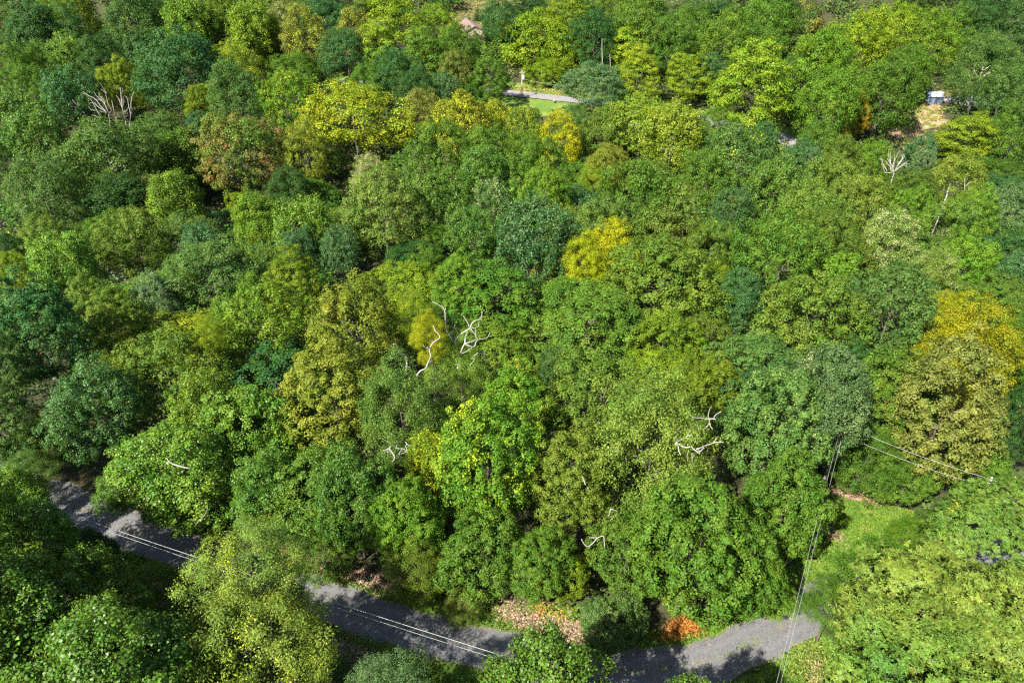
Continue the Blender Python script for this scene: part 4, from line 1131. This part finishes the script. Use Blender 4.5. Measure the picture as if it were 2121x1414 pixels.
def wire(p, q, sag, label, rad=0.011):
    b = Build(); pts = []
    for i in range(25):
        f = i / 24; r_ = np.array(p) * (1 - f) + np.array(q) * f; r_[2] -= sag * 4 * f * (1 - f); pts.append(r_)
    b.tube(pts, [rad] * 25, 5)
    return new_obj("power_line", b.mesh("power_line", M_WIRE, True), None, label, "power line", "power lines along the near road")


up = lambda p, z: np.array([p[0], p[1], p[2] + z])
wire(up(pA, POLE_H), up(pC, POLE_H), 0.45, "upper pale wire crossing over the shaded gravel road")
wire(up(pA, POLE_H - .45), up(pC, POLE_H - .5), 0.5, "lower thinner wire crossing over the shaded gravel road", 0.008)
wire(up(pC, POLE_H), up(pB, 9.0), 0.3, "outer wire running up past the bend to the clearing pole", 0.007)
wire(up(pC, POLE_H - .1) + np.array([-.22, 0, 0]), up(pB, 8.75) + np.array([-.28, 0, 0]), 0.35, "inner wire running up past the bend to the clearing pole", 0.007)
topD = 8.8
wire(up(pB, 9.0), (pD[0], pD[1], topD), 0.3, "upper wire from the clearing pole towards the chestnut", 0.009)
wire(up(pB, 8.0), (pD[0], pD[1], topD - .8), 0.3, "lower wire from the clearing pole towards the chestnut", 0.008)
dn = (np.array([pD[0], pD[1], topD]) - up(pB, 9.0)); dn = dn / np.linalg.norm(dn[:2])
wire((pD[0], pD[1], topD), np.array([pD[0], pD[1], topD]) + dn * 30, 0.3, "wire running on beyond the chestnut at the right edge")
wire(up(pF, 6.0), on_ground(1262, 213) + np.array([0, 0, 4.5]), 0.9, "thin service wire from the distant pole into the silvery tree", 0.02)

# ------------------------------------------------------------------ shed, house, small things on the far side
M_SIDING = None
def mat_siding():
    m, nt, b = nodes("slate_blue_siding")
    tc = N(nt, "ShaderNodeTexCoord"); wv = N(nt, "ShaderNodeTexWave", wave_type='BANDS', bands_direction='X')
    wv.inputs["Scale"].default_value = 2.2; wv.inputs["Distortion"].default_value = 0.1
    nt.links.new(tc.outputs["Object"], wv.inputs["Vector"])
    nt.links.new(ramp(nt, wv.outputs["Fac"], [(0.1, (0.060, 0.085, 0.12)), (0.4, (0.085, 0.118, 0.16))]), b.inputs["Base Color"])
    b.inputs["Roughness"].default_value = 0.6
    return m


M_SIDING = mat_siding()
M_ROOFMETAL = plain("pale_metal_roof", (0.24, 0.27, 0.33), 0.4, 0.2, 0.06)
M_DARK = plain("dark_painted_wood", (0.022, 0.026, 0.036), 0.6)


def gable_building(name, label, cat, base, rz, W, D, he, hr, over, m_wall, m_roof, door=None, n_panels=0, m_trim=None):
    """ridge along local x; front wall faces -y"""
    t = new_obj(name, None, None, label, cat); t.location = base; t.rotation_euler = (0, 0, rz)
    b = Build(); w, d = W / 2, D / 2
    for y in (-d, d):
        b.box((0, y, he / 2 - 0.75), (W - 0.12, 0.10, he + 1.5))
    new_obj("wall", b.mesh("wall", m_wall), t)
    for sx in (-1, 1):
        b = Build(); x = sx * w
        x0, x1 = x - 0.05, x + 0.05
        prof = [(-d, -1.5), (d, -1.5), (d, he), (0, hr - 0.05), (-d, he)]
        b.poly([(x0, y, z) for y, z in prof] + [(x1, y, z) for y, z in prof], [[4, 3, 2, 1, 0], [5, 6, 7, 8, 9]] + [[i, (i + 1) % 5, 5 + (i + 1) % 5, 5 + i] for i in range(5)])
        new_obj("gable_wall", b.mesh("gable_wall", m_wall), t)
    sl_ = (hr - he) / d
    for sy in (-1, 1):
        ye, ze = sy * (d + over), he - over * sl_
        b = Build()
        a = [(-w - over, ye, ze), (w + over, ye, ze), (w + over, 0, hr), (-w - over, 0, hr)]
        b.poly([(x, y, z + 0.06) for x, y, z in a] + [(x, y, z + 0.16) for x, y, z in a], [[3, 2, 1, 0], [4, 5, 6, 7], [0, 1, 5, 4], [1, 2, 6, 5], [2, 3, 7, 6], [3, 0, 4, 7]])
        rf = new_obj("roof", b.mesh("roof", m_roof), t)
        if n_panels:
            for k in range(n_panels + 1):
                x = -w - over + 0.04 + k * (W + 2 * over - 0.08) / n_panels
                b = Build(); b.poly([(x - .03, ye, ze + .16), (x + .03, ye, ze + .16), (x + .03, 0, hr + .16), (x - .03, 0, hr + .16), (x - .03, ye, ze + .22), (x + .03, ye, ze + .22), (x + .03, 0, hr + .22), (x - .03, 0, hr + .22)],
                                   [[4, 5, 6, 7], [0, 1, 5, 4], [1, 2, 6, 5], [3, 0, 4, 7]])
                new_obj("seam", b.mesh("seam", m_roof), rf)
        b = Build(); b.box((0, ye, ze + 0.03), (W + 2 * over, 0.05, 0.16)); new_obj("fascia", b.mesh("fascia", m_trim or M_DARK), rf)
    b = Build(); b.box((0, 0, hr + 0.17), (W + 2 * over + .02, 0.28, 0.05)); new_obj("ridge_cap", b.mesh("ridge_cap", m_roof), t)
    if door:
        dx, dw, dh = door
        b = Build(); b.box((dx, -d - 0.08, dh / 2 - 0.2), (dw, 0.07, dh + 0.4)); dr_ = new_obj("door", b.mesh("door", M_DARK), t)
        b = Build(); b.tube([(dx + dw * .36, -d - .12, dh * .5), (dx + dw * .36, -d - .17, dh * .5)], [.04, .05], 6); new_obj("handle", b.mesh("handle", M_STEEL), dr_)
        b = Build(); b.box((dx, -d - 0.07, dh + 0.06), (dw + .3, 0.06, 0.12)); new_obj("door_frame", b.mesh("door_frame", M_DARK), dr_)
    return t


pS = on_ground(1934, 217)
gable_building("shed", "small slate-blue shed with pale metal roof on the bare bank", "shed", (pS[0], pS[1] + 1.2, pS[2] + 0.1), -0.06, 4.3, 2.9, 2.25, 3.25, 0.2, M_SIDING, M_ROOFMETAL, (0.3, 0.85, 1.9), 5)
pb = on_ground(1913, 204)
b_ = Build(); b_.tube([(0, 0, 0), (0, 0, .1), (0, 0, .85), (0, 0, .95)], [.26, .32, .32, .26], 12)
o = new_obj("barrel", None, None, "pale blue barrel standing just left of the slate-blue shed", "barrel"); o.location = pb
new_obj("body", b_.mesh("body", plain("pale_blue_plastic", (0.45, 0.6, 0.8), 0.4), True), o)
b_ = Build(); b_.tube([(0, 0, .95), (0, 0, 1.0)], [.33, .31], 12); new_obj("lid", b_.mesh("lid", plain("white_plastic", (0.75, 0.78, 0.8), 0.4)), o)
# brown-roofed house: ridge runs towards the near road
zdh = next(z for z in np.arange(180, 330, 0.5) if at_depth(965, 38, z)[2] < float(ground(*at_depth(965, 38, z)[:2])) + 4.6)
ridge_back = at_depth(965, 38, zdh)
rdir = np.array([4.2, -16.0]); rdir /= np.linalg.norm(rdir)
Lh = 15.0
mid_ = ridge_back[:2] + rdir * Lh / 2
gable_building("house", "house with a dusty brown gable roof half hidden on the far slope", "house", (mid_[0], mid_[1], ridge_back[2] - 4.7), math.atan2(rdir[1], rdir[0]), Lh - .8, 6.4, 3.0, 4.6, 0.4, plain("tan_siding", (0.35, 0.27, 0.2), 0.7), plain("brown_shingle_roof", (0.11, 0.07, 0.06), 0.85, var=.2, scale=1.5), None, 0, plain("pale_trim", (0.5, 0.4, 0.36), 0.6))
pl = on_ground(1149, 213.5)
o = new_obj("lawn_ornament", None, None, "small dark ornament with a pale arm on the far lawn", "ornament"); o.location = pl
b_ = Build(); b_.tube([(0, 0, 0), (0, 0, .25), (.02, 0, .6), (.03, 0, .8)], [.26, .36, .32, .12], 10); new_obj("body", b_.mesh("body", M_DARK, True), o)
b_ = Build(); b_.tube([(.0, 0, .65), (-.2, 0, .85), (-.55, 0, .6)], [.14, .12, .06], 6); new_obj("arm", b_.mesh("arm", plain("faded_pink", (0.55, 0.32, 0.26), 0.6), True), o)

# ------------------------------------------------------------------ grass, litter, ferns, undergrowth
rg = np.random.RandomState(77)


def sample_poly(polys, n):
    out = []
    areas = []
    for p in polys:
        a = np.array(p); areas.append(abs(np.dot(a[:, 0], np.roll(a[:, 1], 1)) - np.dot(a[:, 1], np.roll(a[:, 0], 1))) / 2)
    tot = sum(areas)
    for p, ar in zip(polys, areas):
        a = np.array(p); lo, hi = a.min(0), a.max(0); k = int(n * ar / tot) + 1; got = np.zeros((0, 2))
        while len(got) < k:
            q = rg.uniform(lo, hi, (k * 2, 2)); q = q[in_poly(q[:, 0], q[:, 1], p)]; got = np.vstack([got, q])
        out.append(got[:k])
    return np.vstack(out)


def near_z(x, y):
    """height of the ground sheet near the road"""
    dd = dist_line(x, y, ROAD_L)
    mi = 0.10 * np.sin(x * 1.1 + 0.7 * y) * np.cos(y * 0.9 - 0.3 * x) + 0.06 * np.sin(x * 2.3 + 1.0) * np.sin(y * 2.1)
    return ground(x, y) + np.clip((dd - 2.4) / 3.0, 0, 1) * (mi + 0.18) * np.clip((90 - y) / 30, 0, 1), dd


q = sample_poly(GRASS_POLYS, 62000)
keep = np.ones(len(q), bool)
z, dd = near_z(q[:, 0], q[:, 1])
keep &= dd > 1.58 + rg.uniform(-.2, .25, len(q))
for p in LITTER_POLYS: keep &= ~(in_poly(q[:, 0] + rg.normal(0, .12, len(q)), q[:, 1] + rg.normal(0, .12, len(q)), p) & (rg.uniform(size=len(q)) < .86))
q, z, dd = q[keep], z[keep], dd[keep]
n = len(q)
tall = np.clip((dd - 1.6) / 2.0, 0.35, 1.0)
clump = 0.5 + 0.5 * np.sin(q[:, 0] * 1.7 + 2 * np.sin(q[:, 1] * 1.1)) * np.cos(q[:, 1] * 1.9)
ax = np.stack([rg.normal(size=n) * .5, rg.normal(size=n) * .5, np.ones(n)], -1)
h = 0.26 * tall * (0.6 + 0.8 * clump)
P_ = np.column_stack([q, z + h * .42])
nn = unit(np.stack([rg.normal(size=n), rg.normal(size=n) - .6, 0.6 + 0 * z], -1))
lrv = np.clip(0.55 * rg.uniform(size=n) + 0.45 * clump, 0, 1)
M_GRASS = stuff_mat("grass_blades", [(0.0, (0.035, 0.085, 0.006)), (0.45, (0.065, 0.135, 0.008)), (0.8, (0.12, 0.165, 0.012)), (1.0, (0.20, 0.19, 0.045))], 0.6, 0.35)
new_obj("grass", leaves_to_mesh(P_, nn, h, np.full(n, 0.07), lrv, lrv, rg, 0.1, "grass", M_GRASS, ax), label="fresh green grass along the verges of the gravel road", kind="stuff")
# low broad-leaved weeds in the verge and thin weeds in the middle of the track
k = rg.uniform(size=n) < 0.12
pw = np.column_stack([q[k], z[k] + rg.uniform(.05, .35, k.sum())])
s_ = rg.uniform(0, 1, (900,)) * (len(ROAD_L) - 2); i0 = s_.astype(int)
tr_ = ROAD_L[i0] + (ROAD_L[i0 + 1] - ROAD_L[i0]) * (s_ - i0)[:, None] + rg.normal(0, .22, (900, 2))
gapw = np.sin(s_ * 1.3) + np.sin(s_ * .41 + 1) > 0.1
pw = np.vstack([pw, np.column_stack([tr_[gapw], np.full(gapw.sum(), .09)])])
nw = unit(np.array([0, 0, 1.0]) + rg.normal(size=pw.shape) * .5)
new_obj("weeds", leaves_to_mesh(pw, nw, np.full(len(pw), .19), np.full(len(pw), .13), rg.uniform(0, .8, len(pw)), rg.uniform(0, 1, len(pw)), rg, .2, "weeds", M_GRASS), label="low leafy weeds scattered through the verge grass and along the track's middle", kind="stuff")
# brown fallen leaves
ql = sample_poly(LITTER_POLYS, 9500)
ql = ql + rg.normal(0, .42, ql.shape)
extra = ROAD_L[rg.randint(0, len(ROAD_L), 500)] + rg.normal(0, 1.3, (500, 2))
zl, dl = near_z(ql[:, 0], ql[:, 1]); kk = dl > 1.55; ql, zl = ql[kk], zl[kk]
pl_ = np.vstack([np.column_stack([ql, zl + rg.uniform(.02, .10, len(ql))]), np.column_stack([extra, np.full(500, .10)])])
nl_ = unit(np.array([0, 0, 1.0]) + rg.normal(size=pl_.shape) * .45)
M_LITTER = stuff_mat("fallen_leaves", [(0.0, (0.05, 0.03, 0.018)), (0.4, (0.115, 0.070, 0.042)), (0.75, (0.20, 0.133, 0.085)), (1.0, (0.30, 0.22, 0.15))], 0.8)
new_obj("leaf_litter", leaves_to_mesh(pl_, nl_, np.full(len(pl_), .17), np.full(len(pl_), .105), rg.uniform(0, 1, len(pl_)), rg.uniform(0, 1, len(pl_)), rg, .25, "leaf_litter", M_LITTER), label="brown fallen leaves lying in drifts along the road bank", kind="stuff")


def ferns(px, n, stops, name, label, L=.34, W=.06, h=.6, spread=.5):
    pts = np.vstack([np.column_stack([at_z(u, v, 0.2)[:2] + rg.normal(0, spread, (m, 2))]) for u, v, m in px])
    zf, df_ = near_z(pts[:, 0], pts[:, 1]); kk_ = df_ > 1.8; pts, zf = pts[kk_], zf[kk_]
    pp = np.column_stack([pts, zf + rg.uniform(.05, h, len(pts))])
    nf = unit(np.array([0, 0, .8]) + rg.normal(size=pp.shape) * .6)
    axf = np.stack([rg.normal(size=len(pp)), rg.normal(size=len(pp)), rg.uniform(.0, .9, len(pp))], -1)
    new_obj(name, leaves_to_mesh(pp, nf, np.full(len(pp), L), np.full(len(pp), W), rg.uniform(0, 1, len(pp)), rg.uniform(0, 1, len(pp)), rg, .2, name, stuff_mat(name, stops, .7, .3), axf), label=label, kind="stuff")


ferns([(1405, 1302, 500), (1425, 1296, 420), (1442, 1304, 220), (1385, 1318, 160)], 0, [(0, (0.16, 0.06, 0.01)), (.6, (0.32, 0.12, 0.015)), (1, (0.38, 0.18, 0.035))], "orange_bracken_weeds", "patch of orange dying bracken at the foot of the front trees", spread=.35)
ferns([(605, 1130, 260), (625, 1142, 160), (1120, 1262, 160), (1160, 1268, 140), (1240, 1270, 90)], 0, [(0, (0.28, 0.12, 0.02)), (.6, (0.36, 0.22, 0.05)), (1, (0.30, 0.3, 0.05))], "rusty_weeds", "rusty dry weeds thinly scattered on the bank above the road", spread=.4, h=.35, L=.26)
ferns([(700, 1400, 260), (740, 1365, 200), (660, 1350, 160), (1690, 1370, 220), (1680, 1400, 200)], 0, [(0, (0.10, 0.14, 0.02)), (.6, (0.14, 0.18, 0.03)), (1, (0.30, 0.22, 0.08))], "verge_weeds", "straggly weeds among the leaf litter below the road", spread=.7)

# undergrowth that closes the floor of the wood
NU = 9500
uy = rg.uniform(20, 300, NU) ; ux = rg.uniform(-1, 1, NU) * (0.78 * (uy * math.cos(PITCH) + 42))
ok_ = (dist_line(ux, uy, ROAD_L) > 4.6) & (dist_line(ux, uy, FAR_L) > 5)
for p in GRASS_POLYS + LITTER_POLYS[:2] + [FAR_LAWN, SHED_BANK, HOUSE_CLEAR, FAR_BANK]: ok_ &= ~in_poly(ux, uy, p)
ux, uy = ux[ok_], uy[ok_]
m_ = 26
hh = rg.uniform(.5, 4.2, len(ux)); rr_ = rg.uniform(.8, 2.0, len(ux)) * (1 + uy / 300)
du = unit(rg.normal(size=(len(ux), m_, 3)) + np.array([0, 0, .8]))
pu_ = np.stack([ux, uy, ground(ux, uy) + hh * .4], -1)[:, None] + du * rr_[:, None, None] * np.array([1, 1, .8]) * rg.uniform(.6, 1, (len(ux), m_, 1))
lu = np.repeat(rg.uniform(0, 1, len(ux))[:, None], m_, 1) * .7 + rg.uniform(0, .3, (len(ux), m_))
size = np.repeat((.30 + uy / 420)[:, None], m_, 1).ravel()
nu = unit(du.reshape(-1, 3) + rg.normal(size=(len(ux) * m_, 3)) * .5 + np.array([0, 0, .5]))
M_UNDER = stuff_mat("undergrowth_leaves", [(0, (0.024, 0.05, 0.008)), (.5, (0.04, 0.075, 0.010)), (.85, (0.07, 0.10, 0.012)), (1, (0.10, 0.12, 0.015))], .6, .3)
new_obj("undergrowth", leaves_to_mesh(pu_.reshape(-1, 3), nu, size, size * .7, lu.ravel(), lu.ravel(), rg, .2, "undergrowth", M_UNDER), label="low leafy undergrowth on the floor of the wood", kind="stuff")
# rough tufts and brush on the bare slopes by the shed and the house
rt = []
for poly, cnt in ((SHED_BANK, 260), (HOUSE_CLEAR, 420), (FAR_BANK, 160)):
    rt.append(sample_poly([poly], cnt))
rt = np.vstack(rt); m_ = 30
dt_ = unit(rg.normal(size=(len(rt), m_, 3)) + np.array([0, 0, .9]))
pt_ = np.stack([rt[:, 0], rt[:, 1], ground(rt[:, 0], rt[:, 1])], -1)[:, None] + dt_ * rg.uniform(.3, 1.0, (len(rt), 1, 1)) * np.array([1, 1, .7])
lt = np.repeat(rg.uniform(0, 1, len(rt))[:, None], m_, 1) * .75 + rg.uniform(0, .25, (len(rt), m_))
nt_ = unit(dt_.reshape(-1, 3) + rg.normal(size=(len(rt) * m_, 3)) * .5)
M_TUFT = stuff_mat("dry_slope_tufts", [(0, (0.07, 0.11, 0.015)), (.4, (0.13, 0.16, 0.02)), (.7, (0.24, 0.22, 0.05)), (1, (0.36, 0.22, 0.12))], .7, .3)
new_obj("brush_weeds", leaves_to_mesh(pt_.reshape(-1, 3), nt_, np.full(len(nt_), .42), np.full(len(nt_), .2), lt.ravel(), lt.ravel(), rg, .2, "brush_weeds", M_TUFT), label="dry tufts and low brush on the bare far slopes", kind="stuff")

# heap of dead sticks at the edge of the clearing
pbp = at_z(1768, 1030, 0.2)
o = new_obj("brush_pile", None, None, "reddish heap of dead sticks at the far edge of the grass clearing", "brush pile"); o.location = (pbp[0], pbp[1], 0.1)
for k in range(16):
    b_ = Build(); a = rg.uniform(-.9, .9); c0 = np.array([rg.uniform(-1.9, 1.9), rg.uniform(-.3, .3) - 0.0, rg.uniform(.1, .4)]); c0[1] -= c0[0] * .42
    l_ = rg.uniform(.6, 1.5); dv = np.array([math.cos(a), math.sin(a), rg.uniform(-.12, .4)]) * l_ / 2
    b_.tube([c0 - dv, c0 + np.array([0, .05, .05]), c0 + dv], [.045, .035, .015], 5)
    new_obj("stick", b_.mesh("stick", bark("red_brown_sticks", (0.16, 0.07, 0.04), (0.30, 0.16, 0.10)) if k == 0 else bpy.data.materials["red_brown_sticks"]), o)

# ------------------------------------------------------------------ a label for every tree that has none yet
LANDMARKS = [((225, 215), "the grey leafless tree"), ((930, 690), "the white bare branches"), ((735, 240), "the big yellow-green tree"), ((1935, 208), "the slate-blue shed"),
             ((965, 52), "the brown roof"), ((1081, 180), "the distant utility pole"), ((1230, 180), "the silvery round tree"), ((1772, 240), "the mustard tree"), ((1850, 335), "the small white leafless tree"),
             ((1842, 480), "the cream-speckled tree"), ((1230, 500), "the bright yellow crowns"), ((1440, 900), "the twisted dead limbs"), ((1705, 1000), "the clearing pole"), ((120, 1035), "the shaded road end"),
             ((1580, 1310), "the road bend"), ((500, 320), "the red-patched maple"), ((375, 150), "the large round dark tree"), ((690, 780), "the golden olive maple"), ((1405, 1302), "the orange bracken"),
             ((530, 1230), "the pale tree over the road"), ((1560, 745), "the low soft green dome"), ((1990, 690), "the golden-topped tree"), ((1012, 900), "the tree splashed with yellow"), ((355, 780), "the egg-shaped maple"),
             ((440, 580), "the wide soft green maple"), ((1900, 1200), "the chestnut crown"), ((1560, 190), "the tiered yellow-green tree"), ((80, 700), "the rust-flecked tall tree"), ((1215, 670), "the even green dome"),
             ((1680, 660), "the large olive crown"), ((795, 440), "the pale dome-topped maple"), ((1110, 100), "the spreading yellow-green tree")]
pend = {}
for t in TREES:
    o = t['o']
    o["group"] = "trees of the wooded slopes" if t['H'] > 4.5 else "shrubs along the road"
    if t['label']:
        o["label"] = t['label']; continue
    pu, pv, _ = project(t['base'] + np.array([0, 0, t['H'] - t['c'] * .6]))
    dm, (lu_, lv_), ph = min((math.hypot(pu - a, pv - b), (a, b), s) for (a, b), s in LANDMARKS)
    dx, dy = pu - lu_, pv - lv_
    if abs(dx) > abs(dy): side = "left of" if dx < 0 else "right of"
    else: side = "above" if dy < 0 else "below"
    pend.setdefault((COLOURS[t['colour']][1], SHAPE_WORD[t['style']], side, ph), []).append((dm, o, t))
ORD = ["", "second ", "third ", "fourth ", "fifth ", "sixth ", "seventh ", "eighth ", "ninth ", "tenth "]
for (c_, s_, side, ph), L_ in pend.items():
    L_.sort(key=lambda q: q[0])
    for k, (dm, o, t) in enumerate(L_):
        w = "tree" if t['H'] > 4.5 else "shrub"
        if len(L_) == 1: o["label"] = f"{c_} {s_} {w} {side} {ph}"
        elif k == 0: o["label"] = f"closest {c_} {s_} {w} {side} {ph}"
        else: o["label"] = f"{ORD[min(k, 9)]}closest {c_} {s_} {w} {side} {ph}"
for o in bpy.data.objects:
    if o.parent is None and o.get("kind") == "structure" and not o.get("label"):
        o["label"] = {"ground": "leafy forest floor rolling down to the valley and up the far slope", "gravel_road": "grey gravel road curving round the wood's near edge",
                      "paved_road": "pale paved road along the valley behind the wood", "gravel_driveway": "short gravel drive beside the slate-blue shed"}[o.name]
